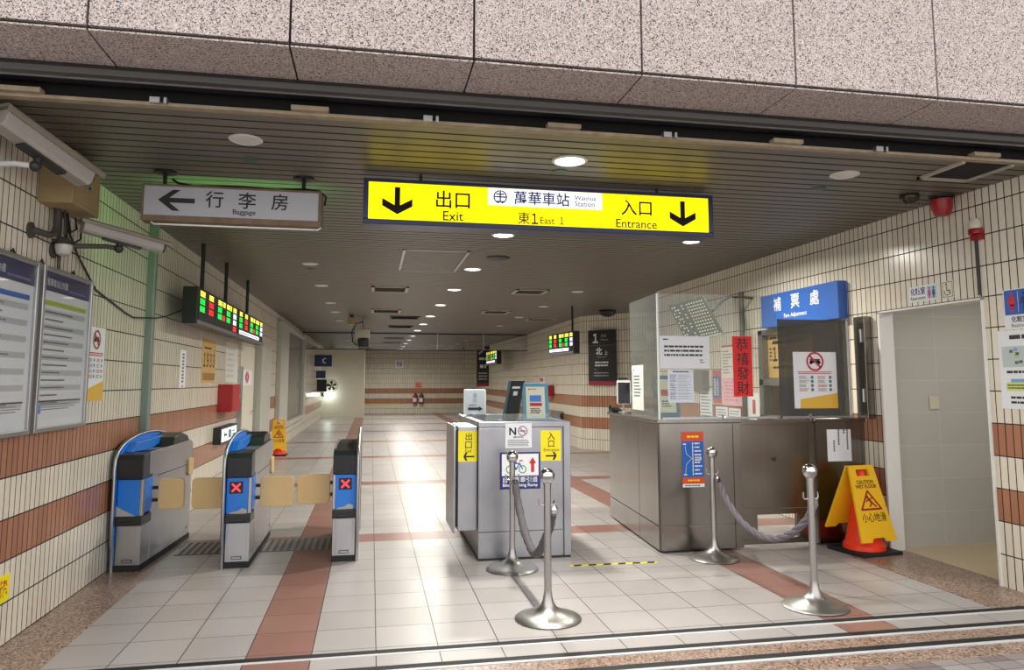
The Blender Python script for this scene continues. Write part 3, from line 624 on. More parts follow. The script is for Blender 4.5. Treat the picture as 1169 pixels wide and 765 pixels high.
# ================================================================== TICKET GATES
GSIL = steel('gate_steel', (178, 179, 182), 0.36, 'Z', 0.15); GBLK = mat('gate_black', (30, 32, 36), 0.35); GBLUE = mat('gate_blue', (34, 120, 216), 0.4, noise=0.06, nscale=6)
FLAP = mat('tan_flap_pad', (218, 184, 130), 0.5, noise=0.08, nscale=5); GPL = mat('gate_plinth', (24, 24, 26), 0.7); XRED = mat('lit_red_cross', (255, 60, 80), 0.5, emit=1.0); GWORN = mat('worn_grey_patch', (168, 166, 162), 0.5)
def gate(xc, yf, m, flaps, label, display=True, dark_top=False, reach=0.305):
    """m = 1: tall shell on the left; m = -1: on the right. yf is the front face."""
    t = thing('ticket_gate', (xc, yf + 0.65, 0), label, 'ticket gate', 'ticket gates')
    L = 1.27
    def bx(g, a, b, y0, y1, z0, z1, mm): x = sorted((xc + m * a, xc + m * b)); return g.box(x[0], x[1], yf + y0, yf + y1, z0, z1, mm)
    g = G(); bx(g, -0.10, 0.10, -0.015, L, 0, 0.045, GPL); g.build('plinth', t)
    prof = [(-.02, .0), (-.02, .17), (-.045, .22), (-.055, .50), (-.055, .80), (-.045, .87), (-.01, .925), (.06, .965), (.18, 1.0), (.36, 1.03), (.6, 1.045), (.85, 1.04), (1.05, 1.015), (1.2, .975), (1.28, .93), (1.32, .86), (1.33, .75), (1.32, .35), (1.29, .0)]
    g = G(); g.prism([(xc - m * 0.098, yf + y, z) for y, z in prof], (-m * 0.014, 0, 0), GBLUE if not dark_top else GSIL)
    g.tube([(xc - m * 0.106, yf + y, z) for y, z in prof], 0.014, GSIL, 10); g.build('shell', t)
    g = G(); bx(g, -0.095, 0.098, 0.2, L - 0.01, 0.045, 0.885, GSIL)
    g.build('body', t, 0.006); bd = t.children[-1]
    g = G(); bx(g, 0.0985, 0.1, 0.62, 0.626, 0.06, 0.70, DARK); bx(g, 0.0985, 0.1, 1.02, 1.026, 0.06, 0.72, DARK); g.build('panel_seam', bd) if False else g.bm.free()
    for y_ in (0.42, 1.16):
        g = G(); bx(g, 0.098, 0.106, y_, y_ + 0.045, 0.10, 0.125, ALU); g.build('floor_fixing', bd)
    g = G(); bx(g, 0.098, 0.0995, 0.30, 1.22, 0.70, 0.706, DARK); g.build('panel_seam', bd)
    g = G(); g.prism([(xc + m * 0.092, yf + y, z) for y, z in ((.12, .74), (.12, .915), (1.2, .93), (1.25, .90), (1.25, .78), (1.1, .78), (.55, .72), (.3, .72))], (m * 0.012, 0, 0), GSIL); g.build('side_panel', t, 0.003)
    # front column
    g = G(); bx(g, -0.09, 0.095, 0.0, 0.2, 0.045, 0.35, GSIL); bx(g, -0.07, 0.07, -0.004, 0.0, 0.06, 0.34, GSIL); g.build('front_door', t, 0.003)
    f = t.children[-1]
    g = G(); bx(g, -0.038, 0.04, -0.009, -0.003, 0.066, 0.09, DARK); bx(g, -0.032, 0.034, -0.011, -0.008, 0.071, 0.085, GSIL); g.build('pull_slot', f)
    g = G(); bx(g, -0.1, 0.1, -0.025, 0.2, 0.35, 0.425, GBLK); bx(g, -0.06, 0.06, -0.036, -0.02, 0.36, 0.385, GBLK); g.build('black_grip', t, 0.012)
    g = G(); bx(g, -0.092, 0.078, -0.01, 0.2, 0.425, 0.71, GBLUE); bx(g, 0.078, 0.1, -0.014, 0.03, 0.425, 0.71, GSIL); bx(g, 0.085, 0.104, 0.035, 0.19, 0.45, 0.71, GBLUE); g.build('blue_front', t, 0.004)
    p = P((xc - 0.095, yf - 0.011, 0.425)); 
    if m > 0 and not display: p.poly([(0.0, 0.0), (0.15, 0.0), (0.09, 0.03), (0.04, 0.055), (0.0, 0.08)], GWORN)
    else: p.poly([(0.02, 0.0), (0.165, 0.0), (0.165, 0.03), (0.13, 0.045), (0.09, 0.02), (0.05, 0.015)], GWORN)
    p.build('worn_patch', t)
    if display:
        xd = xc - 0.07 if m > 0 else xc - 0.05
        p = P((xd, yf - 0.0125, 0.585)); p.slab(0, 0, 0.105, 0.095, -0.004, 0, BLACK); d = p.build('display', t)
        p = P((xd, yf - 0.0125, 0.585)); p.bar((0.02, 0.016), (0.085, 0.079), 0.015, XRED, 1); p.bar((0.02, 0.079), (0.085, 0.016), 0.015, XRED, 2); p.build('red_cross', d)
    g = G(); g.prism([(xc - m * 0.095, yf + y, z) for y, z in ((-.03, .715), (-.035, .87), (-.01, .905), (.12, .915), (.2, .9), (.2, .715))], (m * 0.195, 0, 0), GBLK); g.build('black_head', t, 0.006)
    # top tray, reader and guide strip
    g = G(); bx(g, -0.095, 0.092, 0.19, L - 0.02, 0.885, 0.9, GBLK); g.build('top_tray', t)
    if not dark_top:
        g = G(); g.prism([(xc - m * 0.095, yf + y, z) for y, z in ((.1, .915), (.22, .985), (.85, 1.0), (.85, .95), (.5, .9))], (m * 0.055, 0, 0), GBLUE); g.build('blue_guide', t, 0.004)
        g = G(); g.prism([(xc - m * 0.095, yf + y, z) for y, z in ((.72, .9), (.76, .985), (.95, 1.02), (1.15, .975), (1.22, .9))], (m * 0.18, 0, 0), GBLK); g.build('card_reader', t, 0.006)
        g = G(); bx(g, -0.03, 0.07, 0.4, 0.62, 0.9, 0.912, mat('grey_ticket_plate', (150, 152, 156), 0.3, 0.6)); g.build('ticket_plate', t, 0.003)
    else:
        g = G(); g.prism([(xc - m * 0.09, yf + y, z) for y, z in ((.2, .9), (.6, .925), (1.1, .92), (1.2, .9))], (m * 0.17, 0, 0), GBLK); g.build('card_reader', t, 0.004)
    for sd in flaps:
        s0 = xc + sd * 0.104
        g = G(); bx(g, sd * m * 0.1, sd * m * 0.135, 0.225, 0.265, 0.60, 0.625, BLACK); bx(g, sd * m * 0.1, sd * m * 0.135, 0.225, 0.265, 0.50, 0.525, BLACK); g.build('flap_hinge', t)
        a, b = sorted((s0 + sd * 0.03, s0 + sd * reach))
        g = G(); g.prism([(x, yf + 0.23, z) for x, z in rounded(a, 0.435, b, 0.685, 0.035)], (0, 0.03, 0), FLAP); g.build('flap', t, 0.006)
    if m > 0:
        g = G(); g.prism([(xc + 0.06, yf + y, z) for y, z in rounded(1.12, 0.60, 1.27, 0.76, 0.03)], (0.055, 0, 0), FLAP); g.build('rear_flap', t, 0.005)
    return t
gate(-1.828, 6.38, 1, (1,), 'steel and blue ticket gate standing against the left tiled wall', display=False, reach=0.235).rotation_euler = (0, 0, R(-3.4))
gate(-1.04, 6.34, 1, (-1, 1), 'middle ticket gate with a red cross display and flaps on both sides')
gate(-0.20, 6.40, -1, (-1,), 'ticket gate with dark top next to the open passage, red cross display', dark_top=True)
g = G(); y = 6.86
g.box(-1.64, -0.34, 6.86, 7.36, 0.0, 0.003, mat('grate_gap', (78, 74, 70), 0.6))
for i in range(22): g.box(-1.64 + i * 0.06, -1.61 + i * 0.06, 6.87, 7.35, 0.003, 0.006, mat('grate_steel', (140, 136, 130), 0.45, 0.5))
o = g.build('floor_grate'); tag(o, 'dark ribbed metal strip set in the floor between the gates', 'floor grate')

# ================================================================== CENTRE COUNTER
t = thing('barrier_counter', (1.3, 6.9, 0), 'stainless steel counter block in the middle of the entrance', 'counter')
g = G(); g.box(0.9, 1.695, 6.18, 7.7, 0.0, 0.02, DARK); g.box(0.905, 1.69, 6.2, 7.65, 0.02, 1.10, STEEL); g.build('cabinet', t, 0.003)
g = G(); g.box(0.9, 1.63, 6.175, 6.2, 0.235, 1.095, STEEL); g.box(0.9, 1.63, 6.175, 6.2, 0.02, 0.228, STEEL); g.box(1.64, 1.7, 6.17, 6.22, 0.02, 1.14, STEEL); g.build('front_panel', t, 0.003)
g = G()
for a in ((0.9, 1.7, 6.172, 6.24, 1.1, 1.145), (0.9, 0.96, 6.24, 7.7, 1.1, 1.145), (1.64, 1.7, 6.24, 7.7, 1.1, 1.145), (0.96, 1.64, 7.64, 7.7, 1.1, 1.145)): g.box(*a, STEEL)
g.build('top_rim', t, 0.004)
g = G(); g.box(0.96, 1.64, 6.24, 7.64, 1.09, 1.112, mat('dark_counter_top', (34, 38, 40), 0.15)); g.build('worktop', t)
g = G(); g.box(0.735, 0.9, 6.25, 6.85, 0.235, 1.105, STEEL); g.build('wing_box', t, 0.006)
g = G(); g.box(0.715, 0.735, 6.27, 6.83, 0.27, 1.08, BLACK); g.build('black_gap', t)  # black block filling the gap between wing box and plate
g = G(); g.box(0.695, 0.715, 6.25, 6.85, 0.22, 1.11, STEEL); g.build('wing_plate', t, 0.004)
g = G(); g.box(0.97, 1.63, 6.245, 6.251, 1.112, 1.21, glass_mat('clear_acrylic', (244, 248, 246), 0.95)); g.build('acrylic_guard', t)

def sheet_thing(name, label, cat, o, u, w, h, m, deco, group=None, t=0.003, step=0.0012):
    p = P(o, u, step=step); p.sheet(w, h, m, t); deco(p); q = p.build(name); return tag(q, label, cat, group)
def d_exit(p):
    p.text('出', 0.052, 0.178, 0.128, 0.242, BLACK, 1, 0.01); p.text('口', 0.055, 0.108, 0.122, 0.168, BLACK, 1, 0.01); p.text('Exit', 0.052, 0.076, 0.124, 0.102, BLACK, 1); p.arrow((0.138, 0.042), (0.044, 0.042), 0.013, 0.034, BLACK)
sheet_thing('exit_notice', 'yellow exit notice with left arrow on the side wing of the centre counter', 'notice', (0.735, 6.248, 0.81), UF, 0.162, 0.258, YELLOW, d_exit)
def d_ent(p):
    p.text('入', 0.053, 0.178, 0.13, 0.242, BLACK, 1, 0.01); p.text('口', 0.06, 0.115, 0.124, 0.17, BLACK, 1, 0.01); p.text('Entrance', 0.02, 0.08, 0.168, 0.107, BLACK, 1); p.arrow((0.042, 0.042), (0.14, 0.042), 0.013, 0.034, BLACK)
sheet_thing('entrance_notice', 'yellow entrance notice with right arrow on the centre counter', 'notice', (1.437, 6.1735, 0.811), UF, 0.178, 0.258, YELLOW, d_ent)
PURP = mat('purple_print', (140, 60, 130), 0.5)
def d_ns(p):
    p.text('N', 0.03, 0.107, 0.096, 0.172, BLACK, 1, 0.03); p.ban((0.15, 0.142), 0.042, PURP, 2, 0.16); p.bar((0.122, 0.142), (0.178, 0.142), 0.01, GREYINK, 1); p.text('SMOKING', 0.032, 0.083, 0.192, 0.098, BLACK, 1, 0.02)
    p.lines(0.02, 0.012, 0.212, 0.072, 5, GREYINK, 1, 0.5, 0.85, 3)
sheet_thing('no_smoking_notice', 'white no smoking notice at the top edge of the centre counter', 'notice', (1.128, 6.1695, 0.925), UF, 0.23, 0.207, PAPER, d_ns)
GRN = mat('green_print', (40, 150, 80), 0.5)
def d_bike(p):
    p.rect(0.016, 0.112, 0.334, 0.294, WHITE, 1)
    p.annulus((0.085, 0.165), 0.026, 0.034, GRN, 2); p.annulus((0.195, 0.165), 0.026, 0.034, GRN, 2)
    for a, b in (((0.085, 0.165), (0.115, 0.215)), ((0.115, 0.215), (0.17, 0.215)), ((0.17, 0.215), (0.195, 0.165)), ((0.115, 0.215), (0.14, 0.165)), ((0.14, 0.165), (0.17, 0.215)), ((0.085, 0.165), (0.14, 0.165))): p.bar(a, b, 0.009, BLUE, 3)
    p.bar((0.165, 0.235), (0.195, 0.24), 0.01, REDINK, 3); p.bar((0.1, 0.225), (0.125, 0.225), 0.012, GRN, 3); p.disc((0.12, 0.26), 0.018, GRN, 3); p.bar((0.12, 0.25), (0.14, 0.22), 0.014, BLUE, 4)
    p.rect(0.268, 0.14, 0.296, 0.215, REDINK, 2); p.poly([(0.25, 0.213), (0.314, 0.213), (0.282, 0.265)], REDINK, 2)
    p.text('自行車牽引道', 0.026, 0.056, 0.326, 0.104, WHITE, 1, 0.005, stretch=True); p.text('Bike Walking Ramp', 0.024, 0.014, 0.326, 0.048, WHITE, 1, 0.015, stretch=True)
sheet_thing('bike_ramp_sign', 'blue framed bike walking ramp sign with red up arrow on the centre counter', 'sign', (1.082, 6.171, 0.58), UF, 0.35, 0.308, NAVY, d_bike)

# things standing on the centre counter
t = thing('message_board', (1.04, 7.42, 1.145), 'small white board with a black right arrow at the back of the centre counter', 'board')
g = G(); g.prism([(x, 7.42, z) for x, z in rounded(0.925, 1.15, 1.155, 1.41, 0.02)], (0, 0.02, 0), mat('white_frame', (196, 200, 202), 0.4)); g.build('frame', t, 0.004)
p = P((0.94, 7.419, 1.165)); p.slab(0, 0, 0.2, 0.23, -0.002, 0, mat('board_face', (172, 182, 190), 0.35)); p.build('board_face', t)
p = P((0.94, 7.418, 1.165)); p.text('通', 0.08, 0.165, 0.12, 0.205, GREYINK, 1); p.text('往', 0.08, 0.115, 0.12, 0.155, GREYINK, 1); p.lines(0.04, 0.075, 0.16, 0.095, 1, GREYINK, 1); p.rect(0.03, 0.035, 0.14, 0.06, BLACK, 1); p.poly([(0.14, 0.022), (0.18, 0.047), (0.14, 0.073)], BLACK, 1); p.build('lettering', t)
g = G(); g.cyl((1.04, 7.43, 1.145), (1.04, 7.43, 1.16), 0.05, ALU, 20); g.build('foot', t)
TEAL = mat('teal_frame', (84, 152, 180), 0.4); TEALD = mat('dark_teal', (38, 86, 98), 0.4)
t = thing('poster_stand', (1.5, 6.68, 1.112), 'pale blue framed poster stand facing the street on the centre counter', 'stand')
vv = V((0, 0.14, 0.99)).normalized()
p = P((1.375, 6.62, 1.112), (0.995, 0.02, 0), vv); p.slab(0, 0, 0.25, 0.365, -0.02, 0, TEAL); p.build('frame', t, 0.005)
p = P((1.375, 6.62, 1.112), (0.995, 0.02, 0), vv); p.rect(0.035, 0.035, 0.215, 0.33, mat('cream_paper', (240, 238, 218), 0.6), 1); q = p.build('poster', t)
p = P((1.375, 6.62, 1.112), (0.995, 0.02, 0), vv)
p.rect(0.07, 0.19, 0.18, 0.25, mat('picture_blue', (70, 140, 226), 0.5), 2); p.rect(0.07, 0.15, 0.185, 0.18, REDINK, 2); p.lines(0.075, 0.08, 0.175, 0.135, 3, DARK, 2, 0.6, 0.8, 4); p.lines(0.06, 0.3, 0.18, 0.315, 1, GREYINK, 2); p.disc((0.065, 0.307), 0.008, mat('ochre_print', (200, 130, 60), 0.5), 2); p.build('print', q)
g = G(); g.obox((1.45, 6.65, 1.113), (0.09, 0, 0), (0, 0.14, 0), (0, 0.0, 0.006), TEALD); g.obox((1.45, 6.66, 1.119), (0.09, 0, 0), (0, 0.006, 0), (0, 0.03, 0.2), TEALD); g.build('prop', t)
t = thing('tablet_stand', (1.26, 6.75, 1.112), 'dark leaning screen stand with teal edge seen from its side on the counter', 'stand')
g = G(); ax = V((0.085, -0.05, 0)); hv = V((0.075, 0.02, 0.385))
g.obox(V((1.21, 6.70, 1.113)), ax * 1.25, (0.03, 0.09, 0), hv, BLACK); g.build('screen_body', t, 0.006)
g = G(); g.obox(V((1.185, 6.70, 1.113)), (0.026, -0.004, 0), (0.03, 0.09, 0), hv, TEALD); g.build('teal_edge', t, 0.003)
g = G(); g.obox(V((1.15, 6.69, 1.112)), (0.19, -0.02, 0), (0.04, 0.16, 0), (0, 0, 0.02), TEALD); g.build('base', t, 0.004)
p = P(V((1.21, 6.70, 1.113)) + hv * 0.80 + V((0.02, -0.014, 0)), (0.085, -0.05, 0), hv); p.slab(0, 0, 0.075, 0.02, 0.001, 0.006, WHITE); p.slab(0.02, -0.065, 0.06, -0.025, 0.001, 0.004, PAPER); p.build('white_labels', t)

# ================================================================== BARRIER POSTS AND ROPES
def stanchion(x, y, label):
    t = thing('barrier_post', (x, y, 0), label, 'barrier post', 'barrier posts')
    g = G(); g.lathe([(0.205, 0.0), (0.21, 0.008), (0.2, 0.018), (0.15, 0.032), (0.09, 0.052), (0.05, 0.08), (0.032, 0.12), (0.026, 0.16), (0.0255, 0.17)], (x, y, 0), SATIN, 48); g.build('base', t)
    g = G(); g.lathe([(0.0235, 0.12), (0.0235, 0.83), (0.026, 0.83), (0.026, 0.845), (0.018, 0.85)], (x, y, 0), SATIN, 28); g.build('pole', t)
    g = G(); g.lathe([(0.02, 0.84), (0.028, 0.842), (0.043, 0.858), (0.049, 0.885), (0.045, 0.905), (0.034, 0.922), (0.016, 0.931), (0.002, 0.933)], (x, y, 0), CHROME, 32); g.build('ball', t)
    for s in (1, -1):
        g = G(); g.tube([(x + s * 0.022, y, 0.70), (x + s * 0.045, y, 0.70), (x + s * 0.055, y, 0.715), (x + s * 0.052, y, 0.745)], 0.006, SATIN, 8); g.build('hook', t)
    return t
stanchion(1.13, 5.87, 'steel barrier post in front of the bike ramp sign, rear one of the left pair')
stanchion(1.12, 4.63, 'steel barrier post nearest the street, in front of the centre counter')
stanchion(2.87, 5.89, 'steel barrier post close to the right counter and its blue fare map')
stanchion(2.92, 4.54, 'steel barrier post nearest the street at the right, before the wet floor sign')
def rope(label, pts, m, r, twist):
    pts = [V(p) for p in pts]; n = 60; out = []
    for i in range(n + 1):
        s = i / n * (len(pts) - 1); k = min(int(s), len(pts) - 2); f = s - k
        p0, p1, p2, p3 = pts[max(k - 1, 0)], pts[k], pts[k + 1], pts[min(k + 2, len(pts) - 1)]
        out.append(0.5 * ((2 * p1) + (p2 - p0) * f + (2 * p0 - 5 * p1 + 4 * p2 - p3) * f * f + (3 * p1 - p0 - 3 * p2 + p3) * f ** 3))
    t = thing('barrier_rope', pts[len(pts) // 2] + V((0, 0, -r)), label, 'rope')
    g = G()
    if twist:
        for st in range(3):
            q = []
            for i, p in enumerate(out):
                tg = (out[min(i + 1, n)] - out[max(i - 1, 0)]).normalized(); a = V((1, 0, 0)); a = (a - tg * a.dot(tg)).normalized(); b = tg.cross(a); an = i * 0.55 + st * 2 * pi / 3
                q.append(p + (a * cos(an) + b * sin(an)) * r * 0.5)
            g.tube(q, r * 0.62, m, 9)
    else:
        g.tube(out, [r * (1 + 0.07 * sin(i * 1.9) + 0.05 * sin(i * 0.8)) for i in range(n + 1)], m, 14)
    g.build('cord', t)
    for e, d in ((out[0], out[1]), (out[-1], out[-2])):
        v = (e - d).normalized(); g = G(); g.tube([e - v * 0.03, e + v * 0.01, e + v * 0.03, e + v * 0.055], [r * 1.08, r * 1.08, r * 0.45, r * 0.3], CHROME, 14); g.build('metal_end', t)
ROPE = mat('grey_rope_sleeve', (84, 80, 84), 0.8, noise=0.25, nscale=60, bump=0.6); ROPE2 = mat('grey_twisted_rope', (104, 98, 106), 0.75, noise=0.2, nscale=80, bump=0.5)
rope('dark grey sleeved rope hanging between the two left barrier posts', [(1.135, 5.78, 0.69), (1.135, 5.66, 0.56), (1.13, 5.45, 0.42), (1.13, 5.22, 0.325), (1.13, 5.03, 0.31), (1.13, 4.86, 0.38), (1.15, 4.75, 0.50), (1.16, 4.69, 0.60), (1.165, 4.66, 0.67)], ROPE, 0.029, False)
rope('grey twisted rope hanging between the two right barrier posts', [(2.90, 5.83, 0.66), (2.90, 5.72, 0.53), (2.90, 5.5, 0.4), (2.90, 5.25, 0.34), (2.90, 5.0, 0.345), (2.92, 4.8, 0.42), (2.95, 4.65, 0.54), (2.965, 4.57, 0.66)], ROPE2, 0.024, True)

p = P((1.61, 5.865, 0.0012), (0.9995, -0.02, 0), (0.02, 0.9995, 0)); p.sheet(0.74, 0.045, mat('tape_yellow', (232, 218, 30), 0.5), 0.001)
for i in range(6): p.poly([(0.02 + i * 0.125, 0), (0.085 + i * 0.125, 0), (0.105 + i * 0.125, 0.045), (0.04 + i * 0.125, 0.045)], BLACK, 1)
o = p.build('floor_tape'); tag(o, 'short yellow and black hazard tape on the floor beside the centre counter', 'tape')

# ================================================================== SERVICE COUNTER AT THE RIGHT
t = thing('service_counter', (3.4, 6.9, 0), 'long stainless steel service counter at the right below the acrylic screens', 'counter')
g = G()
g.prism([(2.5, 6.15, 0.02), (3.285, 6.15, 0.02), (3.285, 6.75, 0.02), (2.95, 6.75, 0.02), (3.05, 7.9, 0.02), (2.63, 7.9, 0.02)], (0, 0, 1.1), STEELD); g.build('cabinet', t, 0.003)
g = G(); g.box(2.505, 3.28, 6.142, 6.15, 0.232, 1.115, STEELD); g.box(2.505, 3.28, 6.142, 6.15, 0.02, 0.225, STEELD); g.box(3.2, 3.205, 6.138, 6.143, 0.02, 1.11, DARK); g.build('front_panel', t, 0.002)
sd = V((0.13, 1.75, 0)).normalized(); g = G()
for a, b in ((0.02, 0.6), (0.61, 1.73)):
    for z0, z1 in ((0.232, 1.115), (0.02, 0.225)): g.obox(V((2.492, 6.15, z0)) + sd * a, sd * (b - a), (0.01, 0, 0), (0, 0, z1 - z0), STEELD)
g.build('side_panel', t, 0.002)
g = G(); g.prism([(2.48, 6.13, 1.12), (3.3, 6.13, 1.12), (3.3, 6.75, 1.12), (2.97, 6.75, 1.12), (3.07, 7.92, 1.12), (2.61, 7.92, 1.12)], (0, 0, 0.03), STEELD); g.build('worktop', t, 0.004)
g = G(); g.box(3.3, 3.99, 6.2, 6.225, 0.33, 1.1, STEELD); g.box(3.29, 4.0, 6.19, 6.235, 0.29, 0.34, STEELD); g.box(3.3, 3.45, 6.2, 6.23, 0.07, 0.29, STEELD); g.box(3.86, 3.99, 6.2, 6.23, 0.07, 0.29, STEELD); g.box(3.3, 3.99, 6.2, 6.23, 0.03, 0.075, STEELD)
g.build('swing_door', t, 0.002); sw = t.children[-1]
g = G(); g.box(3.285, 3.6, 6.16, 6.2, 1.1, 1.14, STEELD); g.box(3.6, 4.03, 6.16, 6.2, 1.1, 1.14, STEELD); g.build('top_rail', sw, 0.003)
g = G(); g.lathe([(0.018, 0), (0.018, -0.012), (0.008, -0.016)], (3.63, 6.2, 0.78), DARK, 16, 'Y'); g.build('lock', sw)
g = G(); g.box(4.03, 4.535, 6.15, 6.55, 0.02, 1.12, STEELD); g.box(4.025, 4.035, 6.145, 6.16, 0.02, 1.12, DARK); g.build('end_block', t, 0.003)
g = G(); g.box(4.01, 4.54, 6.13, 6.57, 1.12, 1.15, STEELD); g.build('end_worktop', t, 0.004)
for x in (3.13, 3.985):
    g = G(); g.box(x - 0.012, x + 0.012, 6.14, 6.165, 1.15, 1.19, ALU); g.cyl((x, 6.135, 1.17), (x, 6.145, 1.17), 0.012, CHROME, 12); g.build('screen_clamp', t)

ACR = glass_mat('clear_acrylic_front', (243, 245, 242), 0.965); ACRS = glass_mat('clear_acrylic_side', (214, 219, 216), 0.84)
TINT = glass_mat('bronze_acrylic', (136, 134, 126), 0.88, 0.05); EDGE = mat('acrylic_edge', (232, 236, 234), 0.3)
def screen(label, o, u, w, h, m, edge=True):
    o, u = V(o), V(u).normalized(); n = u.cross(V((0, 0, 1)))
    t = thing('acrylic_screen', o + u * w / 2, label, 'screen')
    g = G(); g.obox(o + V((0, 0, 0.0)), u * w, n * 0.006, (0, 0, h), m); g.build('sheet', t)
    if edge:
        g = G(); g.obox(o - u * 0.012 - n * 0.002, u * 0.014, n * 0.014, (0, 0, h), EDGE); g.build('edge_strip', t)
    g = G(); g.obox(o + u * 0.02 - n * 0.006, u * (w - 0.04), n * 0.018, (0, 0, 0.02), ALU); g.build('foot_rail', t)
    return t
screen('tall clear acrylic screen facing the street on the service counter', (2.52, 6.165, 1.15), UF, 1.16, 1.13, ACR)
screen('clear acrylic side screen along the left edge of the service counter', (2.505, 6.17, 1.15), tuple(sd), 0.86, 1.13, ACRS, False)
tn = screen('dark bronze tinted acrylic screen with the drone poster on the service counter', (3.695, 6.17, 1.15), UF, 0.74, 0.915, TINT, False)
g = G(); g.box(4.405, 4.425, 6.16, 6.185, 1.15, 2.06, mat('pale_strip', (214, 214, 210), 0.4)); g.build('pale_edge', tn)
t = thing('steel_side_plate', (4.5, 6.2, 1.15), 'upright stainless steel side plate between the tinted screen and the doorway', 'panel')
g = G(); g.box(4.46, 4.54, 5.98, 6.12, 1.15, 2.09, STEELD); g.build('plate', t, 0.004)
g = G(); g.cyl((4.452, 6.02, 1.3), (4.452, 6.02, 1.42), 0.012, ALU, 10); g.cyl((4.452, 6.02, 1.85), (4.452, 6.02, 1.97), 0.012, ALU, 10); g.build('hinges', t)

# notices on the screens and the counter
def d_note(n, seed, u0=0.06, full=0.85):
    def f(p): pass
    return f
def d_white_big(p):
    p.lines(0.04, 0.10, 0.44, 0.215, 3, DARK, 1, 0.45, 0.9, 11); p.lines(0.03, 0.245, 0.09, 0.275, 1, DARK, 1, 0.4, 1, 2); p.lines(0.38, 0.045, 0.43, 0.085, 2, GREYINK, 1)
sheet_thing('printed_notice', 'large white printed notice at the top left of the clear screen', 'notice', (2.53, 6.155, 1.605), UF, 0.475, 0.29, PAPER, d_white_big)
def d_table(p):
    p.lines(0.05, 0.265, 0.2, 0.285, 1, DARK, 1, 0.5, 1, 5)
    for k in range(3):
        b = 0.03 + k * 0.077
        for q in range(3): p.rect(0.015, b + q * 0.024, 0.23, b + q * 0.024 + 0.002, GREYINK, 1)
        p.lines(0.02, b, 0.08, b + 0.07, 4, GREYINK, 1, 0.4, 0.6, k); p.lines(0.1, b, 0.225, b + 0.07, 4, PALEGREY, 1, 0.4, 0.6, k + 9)
sheet_thing('printed_notice', 'white sheet with a printed table on the clear screen below the big notice', 'notice', (2.60, 6.155, 1.30), UF, 0.245, 0.29, mat('bluish_paper', (222, 228, 242), 0.7), d_table)
def d_side(p): p.lines(0.03, 0.1, 0.15, 0.36, 9, GREYINK, 1, 0.4, 0.6, 8)
q = sd; sheet_thing('printed_notice', 'narrow white notice on the acrylic side screen', 'notice', V((2.494, 6.15, 1.215)) + sd * 0.42 + V((-0.006, 0, 0)), tuple(-sd), 0.36, 0.43, PAPER, lambda p: None) if False else None
p = P(V((2.502, 6.17, 1.215)) + sd * 0.78 + V((-0.004, 0, 0)), tuple(-sd)); p.sheet(0.38, 0.43, mat('greenish_paper', (224, 230, 222), 0.7)); p.lines(0.06, 0.12, 0.32, 0.34, 7, GREYINK, 1, 0.45, 0.7, 8); p.lines(0.05, 0.37, 0.1, 0.4, 1, GREYINK, 1)
tag(p.build('printed_notice'), 'narrow greenish white notice on the acrylic side screen', 'notice')
SCR = mat('red_scroll', (226, 34, 36), 0.6)
def d_scroll(p):
    for i, ch in enumerate('恭禧發財'): p.text(ch, 0.03, 0.415 - i * 0.132, 0.16, 0.535 - i * 0.132, BLACK, 1, 0.007)
sheet_thing('red_scroll', 'red vertical new year scroll with four black characters on the clear screen', 'scroll', (3.235, 6.155, 1.352), UF, 0.19, 0.548, SCR, d_scroll)
DRY = mat('poster_ochre', (222, 178, 66), 0.6)
def d_drone(p, w=0.445, h=0.522):
    p.rect(0.13 * w, 0.0, w, 0.16 * h, DRY, 1); p.poly([(0.13 * w, 0.16 * h), (w, 0.16 * h), (w, 0.27 * h)], DRY, 1)
    r = 0.2 * w; c = (0.5 * w, 0.83 * h)
    p.bar((c[0] - r * 0.55, c[1]), (c[0] + r * 0.55, c[1]), r * 0.3, DARK, 2); p.disc((c[0] - r * 0.45, c[1] - r * 0.1), r * 0.2, DARK, 2); p.disc((c[0] + r * 0.45, c[1] - r * 0.1), r * 0.2, DARK, 2); p.bar((c[0] - r * 0.6, c[1] + r * 0.22), (c[0] + r * 0.6, c[1] + r * 0.22), r * 0.1, DARK, 2)
    p.ban(c, r, mat('ban_red', (190, 44, 56), 0.5), 3, 0.2)
    p.lines(0.1 * w, 0.6 * h, 0.9 * w, 0.66 * h, 2, REDINK, 2, 0.5, 0.95, 2)
    for k in range(4):
        b = 0.3 * h + k * 0.073 * h; mm = (GREYINK, GREYINK, GREYINK, GREYINK)[k]
        p.lines(0.12 * w, b, 0.36 * w, b + 0.055 * h, 3, mm if k else REDINK, 2, 0.45, 0.6, k); p.lines(0.55 * w, b, 0.78 * w, b + 0.055 * h, 3, REDINK if k % 2 else mm, 2, 0.45, 0.6, k + 5)
        for uu in (0.42, 0.84): p.disc((uu * w, b + 0.03 * h), 0.035 * w, mat('teal_print', (84, 122, 128), 0.6), 2, 10)
sheet_thing('drone_ban_poster', 'white no drone poster with red ban ring on the tinted screen', 'poster', (3.84, 6.160, 1.24), UF, 0.445, 0.522, PAPER, d_drone)
ORG = mat('orange_red_print', (214, 78, 34), 0.5); SBL = mat('route_blue', (24, 98, 186), 0.5)
